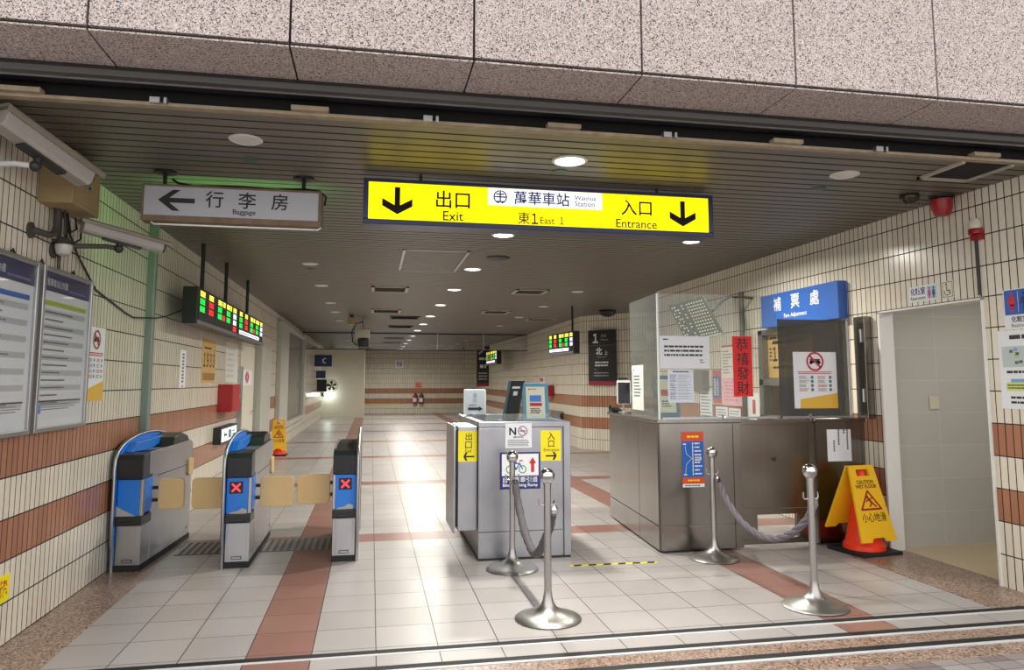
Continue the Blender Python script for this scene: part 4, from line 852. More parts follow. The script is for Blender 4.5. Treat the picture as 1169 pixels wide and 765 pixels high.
def d_route(p):
    p.rect(0, 0.085, 0.205, 0.4, SBL, 1); p.rect(0, 0, 0.205, 0.028, WHITE, 2); p.lines(0.02, 0.006, 0.18, 0.022, 1, NAVY, 3, 0.6, 0.9, 1)
    p.lines(0.05, 0.425, 0.16, 0.455, 1, YELLOW, 1, 0.55, 1, 3); p.lines(0.05, 0.045, 0.16, 0.072, 1, YELLOW, 1, 0.5, 1, 4)
    p.rect(0.098, 0.1, 0.104, 0.39, WHITE, 2)
    for k in range(9): p.disc((0.101, 0.115 + k * 0.033), 0.006, WHITE, 3, 10); p.lines(0.118, 0.108 + k * 0.033, 0.19, 0.124 + k * 0.033, 1, WHITE, 2, 0.75, 0.6, k)
    p.rect(0.118, 0.232, 0.18, 0.262, WHITE, 2)
    for a, b in (((0.03, 0.36), (0.04, 0.29)), ((0.04, 0.29), (0.09, 0.25)), ((0.09, 0.25), (0.04, 0.2)), ((0.04, 0.2), (0.03, 0.12))): p.bar(a, b, 0.003, WHITE, 2)
    p.lines(0.01, 0.365, 0.06, 0.385, 1, WHITE, 2); p.lines(0.015, 0.1, 0.065, 0.118, 1, WHITE, 2)
sheet_thing('route_map', 'orange and blue vertical route map on the front of the service counter', 'poster', (2.71, 6.138, 0.56), UF, 0.207, 0.482, ORG, d_route)
def d_vert(p):
    for k, (u, b, n) in enumerate(((0.2, 0.07, 9), (0.165, 0.2, 2), (0.11, 0.1, 7), (0.06, 0.04, 5))):
        for i in range(n): p.rect(u, 0.275 - i * 0.021 - (0.1 if k == 3 else 0), u + 0.016, 0.289 - i * 0.021 - (0.1 if k == 3 else 0), DARK, 1)
sheet_thing('handwritten_notice', 'white notice with vertical writing on the end block of the counter', 'notice', (4.145, 6.145, 0.755), UF, 0.245, 0.29, PAPER, d_vert)

# hanging fare board behind the screen
tl, tr, bl = V((3.108, 7.3, 2.297)), V((3.312, 6.9, 2.357)), V((3.205, 7.1, 1.906)); ud = tr - tl; vd = tl - bl
t = thing('fare_board', (3.3, 6.95, 1.9), 'tilted dark green fare board hanging behind the clear screen', 'board')
n_ = ud.cross(vd).normalized()
g = G(); g.obox(bl - n_ * 0.03, ud, n_ * 0.03, vd, mat('board_green', (44, 58, 46), 0.45)); g.build('board', t)
g = G()
U1, V1 = ud / 14, vd / 12
for i in range(13):
    for j in range(11):
        if i in (3, 5) or (i < 6 and (i + j) % 3 == 0): continue
        oo = bl + U1 * (i + 0.6) + V1 * (j + 0.6)
        g.obox(oo, U1 * 0.55, n_ * 0.0015, V1 * 0.42, mat('board_cream', (206, 208, 176), 0.6) if j != 5 else mat('board_gold', (200, 180, 70), 0.6))
g.build('figures', t)
g = G(); g.obox(bl - vd * 0.04 - n_ * 0.03, ud * 1.02, n_ * 0.05, vd * 0.05, ALU); g.build('bottom_rail', t)
g = G(); m_ = tl + ud * 0.5; g.tube([tr - vd * 0.4 - n_ * 0.03, V((3.75, 7.35, 2.36)), V((4.2, 8.0, 2.5)), V((4.54, 8.1, 2.5))], 0.016, BLACK, 8); g.build('support_arm', t)

# office equipment on the counter behind the screen
t = thing('poster_stand', (2.98, 6.9, 1.15), 'blue framed poster stand behind the clear screen', 'stand')
p = P((2.66, 6.62, 1.152), (0.99, 0.08, 0), vv); p.slab(0, 0, 0.27, 0.4, -0.02, 0, mat('blue_frame', (52, 128, 160), 0.4)); p.build('frame', t, 0.004)
p = P((2.66, 6.62, 1.152), (0.99, 0.08, 0), vv); p.rect(0.04, 0.04, 0.23, 0.36, mat('cream_paper', (240, 238, 218), 0.6), 1); p.lines(0.08, 0.09, 0.19, 0.16, 3, DARK, 2); p.rect(0.08, 0.2, 0.19, 0.26, REDINK, 2); p.build('poster', t)
g = G(); g.obox((2.7, 6.66, 1.151), (0.18, 0.015, 0), (-0.01, 0.12, 0), (0, 0, 0.008), TEALD); g.build('foot', t)
t = thing('upright_tablet', (2.72, 7.62, 1.15), 'black upright tablet on a stand at the far left corner of the service counter', 'tablet')
g = G(); g.prism([(x, 7.6, z) for x, z in rounded(2.625, 1.245, 2.775, 1.50, 0.012)], (0, 0.02, 0), mat('white_bezel', (210, 212, 214), 0.4)); g.build('casing', t)
p = P((2.632, 7.599, 1.25)); p.slab(0, 0, 0.137, 0.228, -0.002, 0, mat('dark_screen', (14, 18, 30), 0.12)); p.build('glass_screen', t)
g = G(); g.cyl((2.7, 7.62, 1.15), (2.7, 7.62, 1.26), 0.012, ALU, 12); g.lathe([(0.06, 0), (0.06, 0.012), (0.02, 0.02)], (2.7, 7.62, 1.15), ALU, 24); g.build('stand', t)
g = G(); g.prism([(x, 7.61, z) for x, z in rounded(2.65, 1.51, 2.745, 1.53, 0.008)], (0, 0.03, 0), BLACK); g.build('camera_bar', t)
t = thing('desk_telephone', (2.66, 7.75, 1.15), 'small black telephone at the far end of the service counter', 'telephone')
g = G(); g.prism([(2.60, y, z) for y, z in ((7.70, 1.15), (7.70, 1.175), (7.84, 1.20), (7.84, 1.15))], (0.12, 0, 0), BLACK); g.build('body', t, 0.004)
g = G(); g.tube([(2.58, 7.73, 1.2), (2.6, 7.77, 1.215), (2.6, 7.8, 1.22)], 0.014, BLACK, 10); g.sphere((2.61, 7.72, 1.19), 0.02, BLACK, 12); g.build('handset', t)

# papers, telephone and boxes on the right wall behind the counter
XW = XR - 0.003
def wall_paper(name, label, cat, y_near, y_far, z0, z1, m, deco, **k): return sheet_thing(name, label, cat, (XW, y_far, z0), UR, y_far - y_near, z1 - z0, m, deco, **k)
PINK = mat('pink_paper', (230, 178, 188), 0.7); PRED = mat('banner_red', (190, 90, 80), 0.6); PBL = mat('banner_blue', (74, 96, 150), 0.6)
def lined(n, seed, m=GREYINK, full=0.7):
    def f(p):
        vs = [v.co for v in p.bm.verts]; W = max((v - p.o).dot(p.u) for v in vs); Hh = max((v - p.o).dot(p.v) for v in vs)
        p.lines(W * 0.08, Hh * 0.08, W * 0.92, Hh * 0.92, n, m, 1, 0.35, full, seed)
    return f
def d_ban(p):
    p.rect(0, 0.07, 0.24, 0.36, PBL, 1); p.rect(0.14, 0.1, 0.17, 0.33, PALEGREY, 2); p.lines(0.04, 0.1, 0.12, 0.33, 8, WHITE, 2, 0.5, 0.8, 3)
wall_paper('vertical_banner', 'narrow blue banner with red ends on the wall behind the clear screen', 'banner', 8.97, 9.22, 1.2, 1.64, PRED, d_ban)
def d_pk(p):
    p.rect(0, 0.36, 0.52, 0.78, mat('cream_notice', (222, 214, 206), 0.7), 1); p.rect(0, 0.755, 0.52, 0.78, PRED, 2); p.lines(0.03, 0.4, 0.3, 0.72, 8, GREYINK, 2, 0.35, 0.5, 4); p.lines(0.05, 0.05, 0.48, 0.32, 6, mat('mauve_print', (206, 140, 160), 0.6), 1, 0.35, 0.8, 7)
wall_paper('pink_notice', 'long pink and cream notice on the wall left of the red scroll', 'notice', 8.42, 8.94, 1.18, 1.96, PINK, d_pk)
wall_paper('paper_sheet', 'tall white paper on the wall below the wall telephone', 'paper', 9.25, 9.62, 0.92, 1.38, PAPER, lined(9, 3), group='papers on the office wall')
wall_paper('paper_sheet', 'white paper on the wall directly below the blue banner', 'paper', 8.82, 9.15, 0.9, 1.16, PAPER, lined(6, 5), group='papers on the office wall')
wall_paper('paper_sheet', 'white paper on the wall below the pink notice', 'paper', 8.48, 8.79, 0.9, 1.15, PAPER, lined(6, 6), group='papers on the office wall')
def d_rm(p): p.rect(0.2, 0.15, 0.27, 0.32, PRED, 1); p.lines(0.04, 0.03, 0.34, 0.12, 3, GREYINK, 1)
wall_paper('paper_sheet', 'white paper with a red mark beside the ticket window', 'paper', 8.02, 8.38, 0.95, 1.35, PAPER, d_rm, group='papers on the office wall')
t = thing('wall_telephone', (XR, 9.5, 1.36), 'grey wall telephone box on the tiles behind the clear screen', 'telephone')
GB = mat('grey_box', (116, 112, 104), 0.5)
g = G(); g.box(XR - 0.10, XR, 9.33, 9.75, 1.36, 1.64, GB); g.build('box', t, 0.008)
g = G(); g.box(XR - 0.15, XR - 0.1, 9.62, 9.80, 1.40, 1.60, mat('cream_plastic', (206, 200, 180), 0.45)); g.build('cradle', t, 0.008)
g = G(); g.tube([(XR - 0.16, 9.66, 1.56), (XR - 0.18, 9.66, 1.5), (XR - 0.16, 9.66, 1.43)], 0.018, mat('cream_plastic'), 10); g.build('handset', t)
g = G(); g.cyl((XR - 0.03, 8.32, 0.0), (XR - 0.03, 8.32, 2.6), 0.03, mat('grey_conduit', (96, 96, 92), 0.5), 14); o = g.build('conduit_pipe'); tag(o, 'grey upright conduit on the right wall behind the clear screen', 'pipe')
t = thing('service_poster', (XR + 0.06, 7.7, 1.53), 'tan poster with large black digits inside the ticket window', 'poster')
def d_19(p):
    p.text('１９３３', 0.1, 0.19, 0.72, 0.36, BLACK, 1, 0.02, stretch=True); p.rect(0.1, 0.39, 0.8, 0.43, BLACK, 1); p.lines(0.05, 0.44, 0.25, 0.49, 1, DARK, 1); p.lines(0.03, 0.19, 0.09, 0.36, 4, DARK, 1); p.lines(0.1, 0.1, 0.8, 0.14, 1, DARK, 1, 0.6)
bpy.data.objects.remove(t)
sheet_thing('service_poster', 'tan poster with large black digits inside the ticket window', 'poster', (XR + 0.066, 7.9, 1.53), UR, 0.9, 0.51, TAN, d_19)
t = thing('computer_monitor', (5.2, 8.2, 1.1), 'dark computer monitor seen through the ticket window opening', 'monitor')
g = G(); g.box(4.95, 5.0, 7.75, 8.25, 1.08, 1.36, BLACK); g.build('screen', t, 0.008); g = G(); g.box(4.98, 5.05, 7.95, 8.05, 0.97, 1.1, BLACK); g.box(4.9, 5.15, 7.85, 8.15, 0.95, 0.97, BLACK); g.build('stand', t)
t = thing('office_desk', (5.1, 8.0, 0), 'office desk behind the ticket window', 'desk')
g = G(); g.box(4.7, 5.6, 6.8, 9.2, 0.9, 0.95, BEIGE); g.build('desk_top', t)
for y in (6.85, 9.1):
    g = G(); g.box(4.75, 5.55, y, y + 0.05, 0, 0.9, BEIGE); g.build('leg', t)
t = thing('office_added_lamp', (5.4, 8.2, 2.8), 'unseen ceiling lamp added to light the ticket office', 'ceiling light')  # hidden lamp added so the office behind the window is dimly lit
g = G(); g.box(4.95, 5.85, 8.1, 8.3, 2.74, 2.8, TRIMW); g.build('housing', t)
ld = bpy.data.lights.new('office_added_light', 'AREA'); ld.shape = 'RECTANGLE'; ld.size = 0.8; ld.size_y = 0.15; ld.energy = OFFICE_W; ld.color = (1, 0.95, 0.85)
lo = bpy.data.objects.new('office_added_light', ld); COL.objects.link(lo); lo.parent = t; lo.location = (0, 0, -0.08)
t = thing('restroom_added_lamp', (5.5, 4.8, 2.5), 'unseen round ceiling lamp added to light the restroom lobby', 'ceiling light')  # out of view, added to brighten the lobby wall behind the doorway
g = G(); g.lathe([(0.12, 0), (0.12, -0.03), (0.06, -0.04)], (5.5, 4.8, 2.5), TRIMW, 24); g.build('housing', t)
ld = bpy.data.lights.new('restroom_added_light', 'AREA'); ld.shape = 'DISK'; ld.size = 0.2; ld.energy = RESTROOM_W; ld.color = (1, 0.96, 0.88)
lo = bpy.data.objects.new('restroom_added_light', ld); COL.objects.link(lo); lo.parent = t; lo.location = (0, 0, -0.06)

# signs by the doorway
def d_rs(p):
    p.text('化粧室', 0.02, 0.055, 0.19, 0.12, NAVY, 1, 0.02); p.text('Restrooms', 0.02, 0.015, 0.19, 0.045, DARK, 1, 0.01)
    p.rect(0.21, 0.012, 0.31, 0.118, mat('sign_lightblue', (150, 186, 214), 0.5), 1)
    for u, m in ((0.235, REDINK), (0.283, NAVY)): p.disc((u, 0.1), 0.01, m, 2, 12); p.poly([(u - 0.017, 0.04), (u + 0.017, 0.04), (u + 0.01, 0.088), (u - 0.01, 0.088)], m, 2); p.rect(u - 0.007, 0.016, u + 0.007, 0.04, m, 2)
wall_paper('restroom_sign', 'small pale restroom sign above the doorway', 'sign', 5.155, 5.475, 2.16, 2.29, mat('sign_pale', (214, 222, 222), 0.4), d_rs)
def d_wc(p):
    p.annulus((0.056, 0.07), 0.001, 0.001001, DARK, 1) if False else None
    for a in ((0.008, 0.008, 0.112, 0.012), (0.008, 0.126, 0.112, 0.13), (0.008, 0.008, 0.012, 0.13), (0.108, 0.008, 0.112, 0.13)): p.rect(*a, DARK, 1)
    p.annulus((0.055, 0.05), 0.024, 0.03, DARK, 1, 24, R(150), R(400)); p.disc((0.05, 0.112), 0.009, DARK, 1, 12); p.bar((0.05, 0.1), (0.053, 0.06), 0.008, DARK, 1); p.bar((0.053, 0.06), (0.08, 0.06), 0.008, DARK, 1); p.bar((0.08, 0.06), (0.09, 0.03), 0.008, DARK, 1)
wall_paper('wheelchair_sign', 'small square wheelchair sign above the doorway', 'sign', 4.985, 5.105, 2.155, 2.29, mat('sign_cream', (214, 210, 194), 0.5), d_wc)
def person_fig(p, u, v, h, m, skirt):
    p.disc((u, v + h * 0.9), h * 0.1, m, 2, 16)
    if skirt: p.poly([(u - h * 0.2, v + h * 0.3), (u + h * 0.2, v + h * 0.3), (u + h * 0.09, v + h * 0.76), (u - h * 0.09, v + h * 0.76)], m, 2)
    else: p.rect(u - h * 0.13, v + h * 0.38, u + h * 0.13, v + h * 0.76, m, 2)
    p.rect(u - h * 0.1, v, u - h * 0.02, v + h * 0.4, m, 2); p.rect(u + h * 0.02, v, u + h * 0.1, v + h * 0.4, m, 2)
    for s in (1, -1): p.bar((u + s * h * 0.13, v + h * 0.73), (u + s * h * 0.23, v + h * 0.42), h * 0.07, m, 3)
def d_rb(p):
    p.rect(0.01, 0.105, 0.45, 0.285, BLUE, 1); person_fig(p, 0.075, 0.125, 0.14, REDINK, True); p.rect(0.125, 0.12, 0.128, 0.27, WHITE, 2); person_fig(p, 0.18, 0.125, 0.14, NAVY, False); p.rect(0.235, 0.12, 0.238, 0.27, WHITE, 2); person_fig(p, 0.3, 0.125, 0.14, WHITE, False)
    p.text('化粧室', 0.06, 0.05, 0.26, 0.095, BLACK, 1, 0.015, 'l'); p.text('Restrooms', 0.06, 0.015, 0.26, 0.04, BLACK, 1, 0, 'l')
wall_paper('restroom_board', 'blue and white restroom board with figures at the right edge', 'sign', 4.07, 4.53, 1.86, 2.15, mat('sign_white', (226, 230, 234), 0.4), d_rb)
def d_map(p):
    p.lines(0.1, 0.49, 0.4, 0.54, 1, DARK, 1, 0.6, 0.9, 2); p.rect(0.03, 0.30, 0.48, 0.45, mat('map_grey', (184, 196, 196), 0.6), 1)
    for i in range(14):
        r_ = random.Random(i); u = 0.04 + r_.random() * 0.4; v = 0.31 + r_.random() * 0.11; p.rect(u, v, u + 0.03, v + 0.02, (mat('map_green', (170, 200, 90), 0.6), mat('map_olive', (90, 100, 80), 0.6), mat('map_blue', (120, 160, 200), 0.6))[i % 3], 2)
    p.rect(0.05, 0.13, 0.48, 0.19, mat('map_lime', (206, 214, 110), 0.6), 1); p.rect(0.09, 0.19, 0.4, 0.215, mat('map_blue'), 1); p.lines(0.06, 0.14, 0.44, 0.18, 2, mat('map_olive'), 2)
    p.lines(0.08, 0.03, 0.42, 0.1, 2, DARK, 1, 0.45, 0.9, 5); p.lines(0.06, 0.25, 0.46, 0.28, 1, DARK, 1, 0.6, 0.9, 6)
wall_paper('floor_map', 'pale floor map board below the restroom board at the right edge', 'map', 4.04, 4.60, 1.29, 1.855, mat('sign_white'), d_map)
g = G(); g.box(5.10, 5.20, 5.965, 5.98, 1.23, 1.35, mat('cream_plastic')); o = g.build('switch_plate', None, 0.004); tag(o, 'cream switch plate on the grey restroom wall', 'switch')

# ================================================================== WET FLOOR SIGN AND CONE
t = thing('traffic_cone', (4.28, 5.87, 0), 'orange traffic cone on a black base under the wet floor sign', 'traffic cone')
g = G(); ca, sa = cos(R(8)), sin(R(8)); c = V((4.28, 5.88, 0)); ex, ey = V((ca, sa, 0)) * 0.215, V((-sa, ca, 0)) * 0.215
g.prism([c - ex - ey, c + ex - ey, c + ex + ey, c - ex + ey], (0, 0, 0.035), mat('black_rubber', (24, 24, 25), 0.6)); g.build('base', t, 0.008)
g = G(); g.lathe([(0.175, 0.035), (0.172, 0.075), (0.155, 0.09), (0.14, 0.15), (0.03, 0.70), (0.022, 0.71), (0.012, 0.705)], (4.28, 5.88, 0), mat('cone_orange', (250, 62, 26), 0.4), 40); g.build('cone', t)
CY = mat('caution_yellow', (238, 186, 30), 0.42); CRED = mat('caution_red', (150, 36, 30), 0.5)
def caution(top, h, o_, wdt, drop_f, sf, drop_r, sr, label, detail=True):
    """folding board; h = direction of the top edge, o_ = the way the front leaf leans out"""
    t = thing('caution_sign', (top[0], top[1], 0), label, 'caution sign')
    top = V(top); h = V(h).normalized(); o_ = V(o_).normalized()
    for nm, sg, dr, sp in (('front_leaf', 1, drop_f, sf), ('rear_leaf', -1, drop_r, sr)):
        up_ = (-o_ * sg * sp + V((0, 0, dr))); Lh = up_.length; up_.normalize(); u = h * sg
        p = P(top + o_ * sg * (0.02 + sp) - V((0, 0, dr)) - u * wdt * 0.5, u, up_); W = wdt; k = 0.13 * W
        pts = [(-0.01, 0.0), (W * 0.28, 0.0), (W * 0.34, 0.05 * Lh), (W * 0.66, 0.05 * Lh), (W * 0.72, 0.0), (W + 0.01, 0.0), (W * 0.86, Lh), (W * 0.67, Lh), (W * 0.67, Lh * 0.955), (W * 0.33, Lh * 0.955), (W * 0.33, Lh), (W * 0.14, Lh)]
        # upper grip opening is left between the two shoulders and a bar below it
        g = G(); q = [(-0.01, 0.0), (W * 0.28, 0.0), (W * 0.34, 0.05 * Lh), (W * 0.66, 0.05 * Lh), (W * 0.72, 0.0), (W + 0.01, 0.0), (W * 0.895, Lh * 0.86), (W * 0.105, Lh * 0.86)]
        g.prism([p.p(a, b, 0) for a, b in q], -p.w * 0.018, CY)
        for q in ([(W * 0.105, Lh * 0.86), (W * 0.3, Lh * 0.86), (W * 0.31, Lh * 0.95), (W * 0.12, Lh)], [(W * 0.7, Lh * 0.86), (W * 0.895, Lh * 0.86), (W * 0.88, Lh), (W * 0.69, Lh * 0.95)], [(W * 0.12, Lh), (W * 0.31, Lh * 0.95), (W * 0.69, Lh * 0.95), (W * 0.88, Lh)]):
            g.prism([p.p(a, b, 0) for a, b in q], -p.w * 0.018, CY)
        lf = g.build(nm, t)
        if sg > 0:
            p2 = P(p.o, u, up_, 0.001)
            p2.text('CAUTION', W * 0.22, Lh * 0.755, W * 0.78, Lh * 0.805, BLACK, 1, 0.025); p2.text('WET FLOOR', W * 0.18, Lh * 0.695, W * 0.82, Lh * 0.745, BLACK, 1, 0.025)
            p2.text('小心地滑', W * 0.15, Lh * 0.255, W * 0.87, Lh * 0.375, BLACK, 1, 0.006, stretch=True)
            a, b, c_ = (W * 0.2, Lh * 0.42), (W * 0.8, Lh * 0.42), (W * 0.5, Lh * 0.66)
            for s_, e_ in ((a, b), (b, c_), (c_, a)): p2.bar(s_, e_, 0.017, CRED, 1)
            for q in (a, b, c_): p2.disc(q, 0.0085, CRED, 1, 12)
            p2.disc((W * 0.45, Lh * 0.58), 0.014, CRED, 2, 12)
            for s_, e_, w_ in (((W * .46, Lh * .56), (W * .56, Lh * .5), 0.022), ((W * .56, Lh * .5), (W * .66, Lh * .45), 0.016), ((W * .54, Lh * .5), (W * .46, Lh * .45), 0.014), ((W * .48, Lh * .55), (W * .38, Lh * .52), 0.011), ((W * .5, Lh * .555), (W * .6, Lh * .565), 0.011)): p2.bar(s_, e_, w_, CRED, 2)
            p2.build('print', lf)
    g = G(); g.cyl(top - h * wdt * 0.36 - V((0, 0, 0.02)), top + h * wdt * 0.36 - V((0, 0, 0.02)), 0.012, DARK, 10); g.build('hinge', t)
    return t
caution((4.245, 5.85, 0.75), (0.985, 0.17, 0), (0.17, -0.985, 0), 0.37, 0.62, 0.17, 0.55, 0.21, 'yellow wet floor caution sign draped over the orange cone')
t2 = caution((-1.83, 15.62, 0.72), (1, 0.1, 0), (0.1, -1, 0), 0.3, 0.6, 0.17, 0.6, 0.17, 'far yellow wet floor caution sign beside the left wall')
t = thing('traffic_cone', (-1.83, 15.62, 0), 'red cone base under the far wet floor sign', 'traffic cone')
g = G(); g.box(-2.0, -1.66, 15.44, 15.8, 0, 0.03, mat('black_rubber')); g.build('base', t, 0.006)
g = G(); g.lathe([(0.15, 0.03), (0.145, 0.07), (0.13, 0.09), (0.02, 0.66), (0.01, 0.665)], (-1.83, 15.62, 0), mat('cone_orange'), 28); g.build('cone', t)

# ================================================================== LEFT WALL
XS = XL + 0.003
NAVYH = mat('header_navy', (38, 40, 92), 0.45); STRIPE = mat('table_stripe', (188, 192, 196), 0.6); LIME = mat('table_lime', (176, 196, 60), 0.6)
def notice_case(label, y0, y1, z0, z1, title, seed):
    t = thing('notice_case', (XL, (y0 + y1) / 2, z0), label, 'notice board', 'framed notice boards')
    d = 0.05; W, Hh = y1 - y0, z1 - z0
    g = G()
    for a in ((y0, y0 + 0.03, z0, z1), (y1 - 0.03, y1, z0, z1), (y0 + 0.03, y1 - 0.03, z0, z0 + 0.03), (y0 + 0.03, y1 - 0.03, z1 - 0.03, z1)): g.box(XL, XL + d, *a, ALU)
    g.build('frame', t, 0.004)
    p = P((XL + d - 0.018, y0 + 0.03, z0 + 0.03), UL); w, h = W - 0.06, Hh - 0.06; p.slab(0, 0, w, h, -0.03, 0, PAPER); sh = p.build('sheet', t)
    p = P((XL + d - 0.018, y0 + 0.03, z0 + 0.03), UL)
    p.rect(0, h - 0.12, w, h, NAVYH, 1); p.text(title, 0.05, h - 0.09, 0.36, h - 0.04, WHITE, 2, 0.0, 'l'); p.lines(0.38, h - 0.105, w - 0.05, h - 0.075, 1, mat('dim_print', (110, 112, 170), 0.6), 2, 0.5, 0.9, seed)
    p.rect(0.02, h - 0.21, w - 0.05, h - 0.18, LIME if seed == 1 else SBL, 1)
    n = 13
    for i in range(n):
        b = h - 0.25 - i * 0.047
        if i % 2 == 0: p.rect(0.02, b - 0.02, w - 0.06, b + 0.015, STRIPE, 1)
        p.lines(0.05, b - 0.012, w * 0.66, b + 0.008, 1, GREYINK, 2, 0.5, 0.55, i + seed * 20)
    p.rect(0.0, 0.1, 0.035, h - 0.2, SBL if seed == 1 else STRIPE, 2); p.rect(0.02, 0.155, w - 0.05, 0.163, DARK, 2); p.lines(0.03, 0.1, w - 0.06, 0.145, 3, GREYINK, 2, 0.4, 0.7, seed + 3); p.rect(0.02, 0.085, 0.07, 0.14, mat('picture_blue'), 3)
    p.build('printing', sh)
    p = P((XL + d - 0.008, y0 + 0.03, z0 + 0.03), UL); p.slab(0, 0, w, h, -0.003, 0, glass_mat('case_glass', (250, 251, 251), 0.985, 0.03, 0.22)); p.build('glass', t)
    for y in (y0 + 0.02, (y0 + y1) / 2 + 0.1):
        g = G(); g.tube([(XL + 0.02, y - 0.03, z1), (XL + 0.02, y, z1 + 0.03), (XL + 0.02, y + 0.03, z1)], 0.006, DARK, 8); g.build('hanging_ring', t)
notice_case('framed white timetable board with navy header and lime row on the left wall', 4.86, 5.66, 1.175, 2.2, '萬華車站公布欄', 1)
notice_case('framed white timetable board cut off by the left edge of the picture', 4.02, 4.80, 1.175, 2.2, '萬華車站公布欄', 2)
def left_paper(name, label, cat, y0, y1, z0, z1, m, deco, **k): return sheet_thing(name, label, cat, (XS, y0, z0), UL, y1 - y0, z1 - z0, m, deco, **k)
left_paper('drone_ban_poster', 'white no drone poster with red ban ring on the left wall beside the timetable', 'poster', 5.73, 6.09, 1.345, 1.89, PAPER, lambda p: d_drone(p, 0.36, 0.545))
def d_strip(p): p.lines(0.08, 0.05, 0.17, 0.38, 9, DARK, 1, 0.5, 0.9, 2); p.poly([(0.08, 0.01), (0.17, 0.01), (0.125, 0.035)], REDINK, 1)
left_paper('narrow_notice', 'narrow white vertical notice on the left wall right of the post', 'notice', 8.36, 8.6, 1.42, 1.83, PAPER, d_strip)
def d_1933(p):
    p.text('１９３３', 0.08, 0.19, 0.70, 0.37, DARK, 1, 0.02, stretch=True); p.lines(0.1, 0.41, 0.5, 0.45, 1, DARK, 1, 0.5, 1, 2); p.rect(0.05, 0.03, 0.74, 0.12, mat('tan_dark', (150, 112, 50), 0.6), 1)
left_paper('service_poster', 'tan poster with black digits on the left wall under the display', 'poster', 9.38, 10.16, 1.475, 2.02, TAN, d_1933)
def d_wp(p): p.lines(0.05, 0.05, 0.75, 0.5, 7, PALEGREY, 1, 0.5, 0.6, 5)
left_paper('large_notice', 'large pale notice on the left wall behind the red hose cabinet', 'notice', 10.86, 11.76, 1.48, 2.05, mat('pale_sheet', (214, 214, 204), 0.5), lambda p: p.lines(0.08, 0.05, 0.8, 0.52, 6, PALEGREY, 1, 0.5, 0.6, 5))
def d_fl(p):
    for i in range(6): p.disc((0.45 + 0.13 * cos(i * 1.05), 0.13 + 0.055 * sin(i * 1.05)), 0.05, REDINK, 1 + i * 0.1, 12)
sheet_thing('flower_notice', 'white door notice with a red flower on the cream door', 'notice', (XL + 0.0235, 12.1, 1.43), UL, 0.95, 0.25, PAPER, d_fl)
def d_yel(p): p.text('能', 0.03, 0.02, 0.13, 0.13, mat('sticker_red', (196, 60, 30), 0.5), 1, 0.03)
left_paper('floor_level_sticker', 'yellow sticker with red character low on the left wall', 'sticker', 4.3, 4.79, 0.245, 0.395, YELLOW, lambda p: (p.text('能', 0.37, 0.03, 0.46, 0.125, mat('sticker_red', (196, 60, 30), 0.5), 1, 0.03)))
t = thing('wall_post', (XL + 0.04, 7.1, 0), 'grey green steel post running up the left wall from floor to ceiling', 'post')
g = G(); g.box(XL, XL + 0.06, 7.06, 7.16, 0, ZC, mat('post_greygreen', (128, 142, 134), 0.45, 0.2)); g.build('channel', t, 0.004)
g = G(); g.box(XL + 0.06, XL + 0.066, 7.075, 7.085, 0.05, ZC - 0.05, ALU); g.build('seam', t)
HOSE = mat('hydrant_red', (168, 30, 36), 0.4)
def hose_cabinet(o, u, w, h, label, dp=0.14):
    """red cabinet standing off the wall by its depth"""
    o, u = V(o), V(u).normalized(); n = u.cross(V((0, 0, 1)))
    t = thing('hose_cabinet', o + u * w / 2, label, 'fire cabinet')
    g = G(); g.obox(o, u * w, n * dp, (0, 0, h), HOSE); g.build('cabinet', t, 0.006)
    g = G(); g.obox(o + n * dp + u * 0.02 + V((0, 0, 0.02)), u * (w - 0.04), n * 0.008, (0, 0, h - 0.04), HOSE); d = g.build('door', t, 0.003)
    g = G(); g.obox(o + n * (dp + 0.008) + u * (w - 0.1) + V((0, 0, h * 0.45)), u * 0.02, n * 0.015, (0, 0, 0.06), ALU); g.build('handle', d)
hose_cabinet((XL, 10.4, 1.08), UL, 0.62, 0.37, 'dark red fire cabinet on the left wall below the display', 0.18)
def d_fire(p): p.lines(0.02, 0.02, 0.28, 0.2, 2, REDINK, 1, 0.6, 0.8, 3)
t = thing('lit_direction_box', (XL, 10.8, 0.68), 'small lit white sign box low on the left wall under the red cabinet', 'sign')
g = G(); g.box(XL, XL + 0.10, 10.2, 11.35, 0.665, 0.885, DARK); g.build('box', t, 0.004)
p = P((XL + 0.102, 10.24, 0.69), UL); p.slab(0, 0, 1.07, 0.17, -0.002, 0, mat('lit_sign_white', (220, 234, 240), 0.4, emit=0.9)); p.build('lit_face', t)
p = P((XL + 0.103, 10.24, 0.69), UL); p.arrow((0.36, 0.085), (0.14, 0.085), 0.03, 0.05, DARK, 1); p.rect(0.46, 0.03, 0.66, 0.14, mat('sign_teal', (60, 120, 120), 0.5), 1); person_fig(p, 0.56, 0.04, 0.09, WHITE, False); p.lines(0.74, 0.04, 1.0, 0.13, 2, mat('sign_teal'), 1); p.build('pictograms', t)

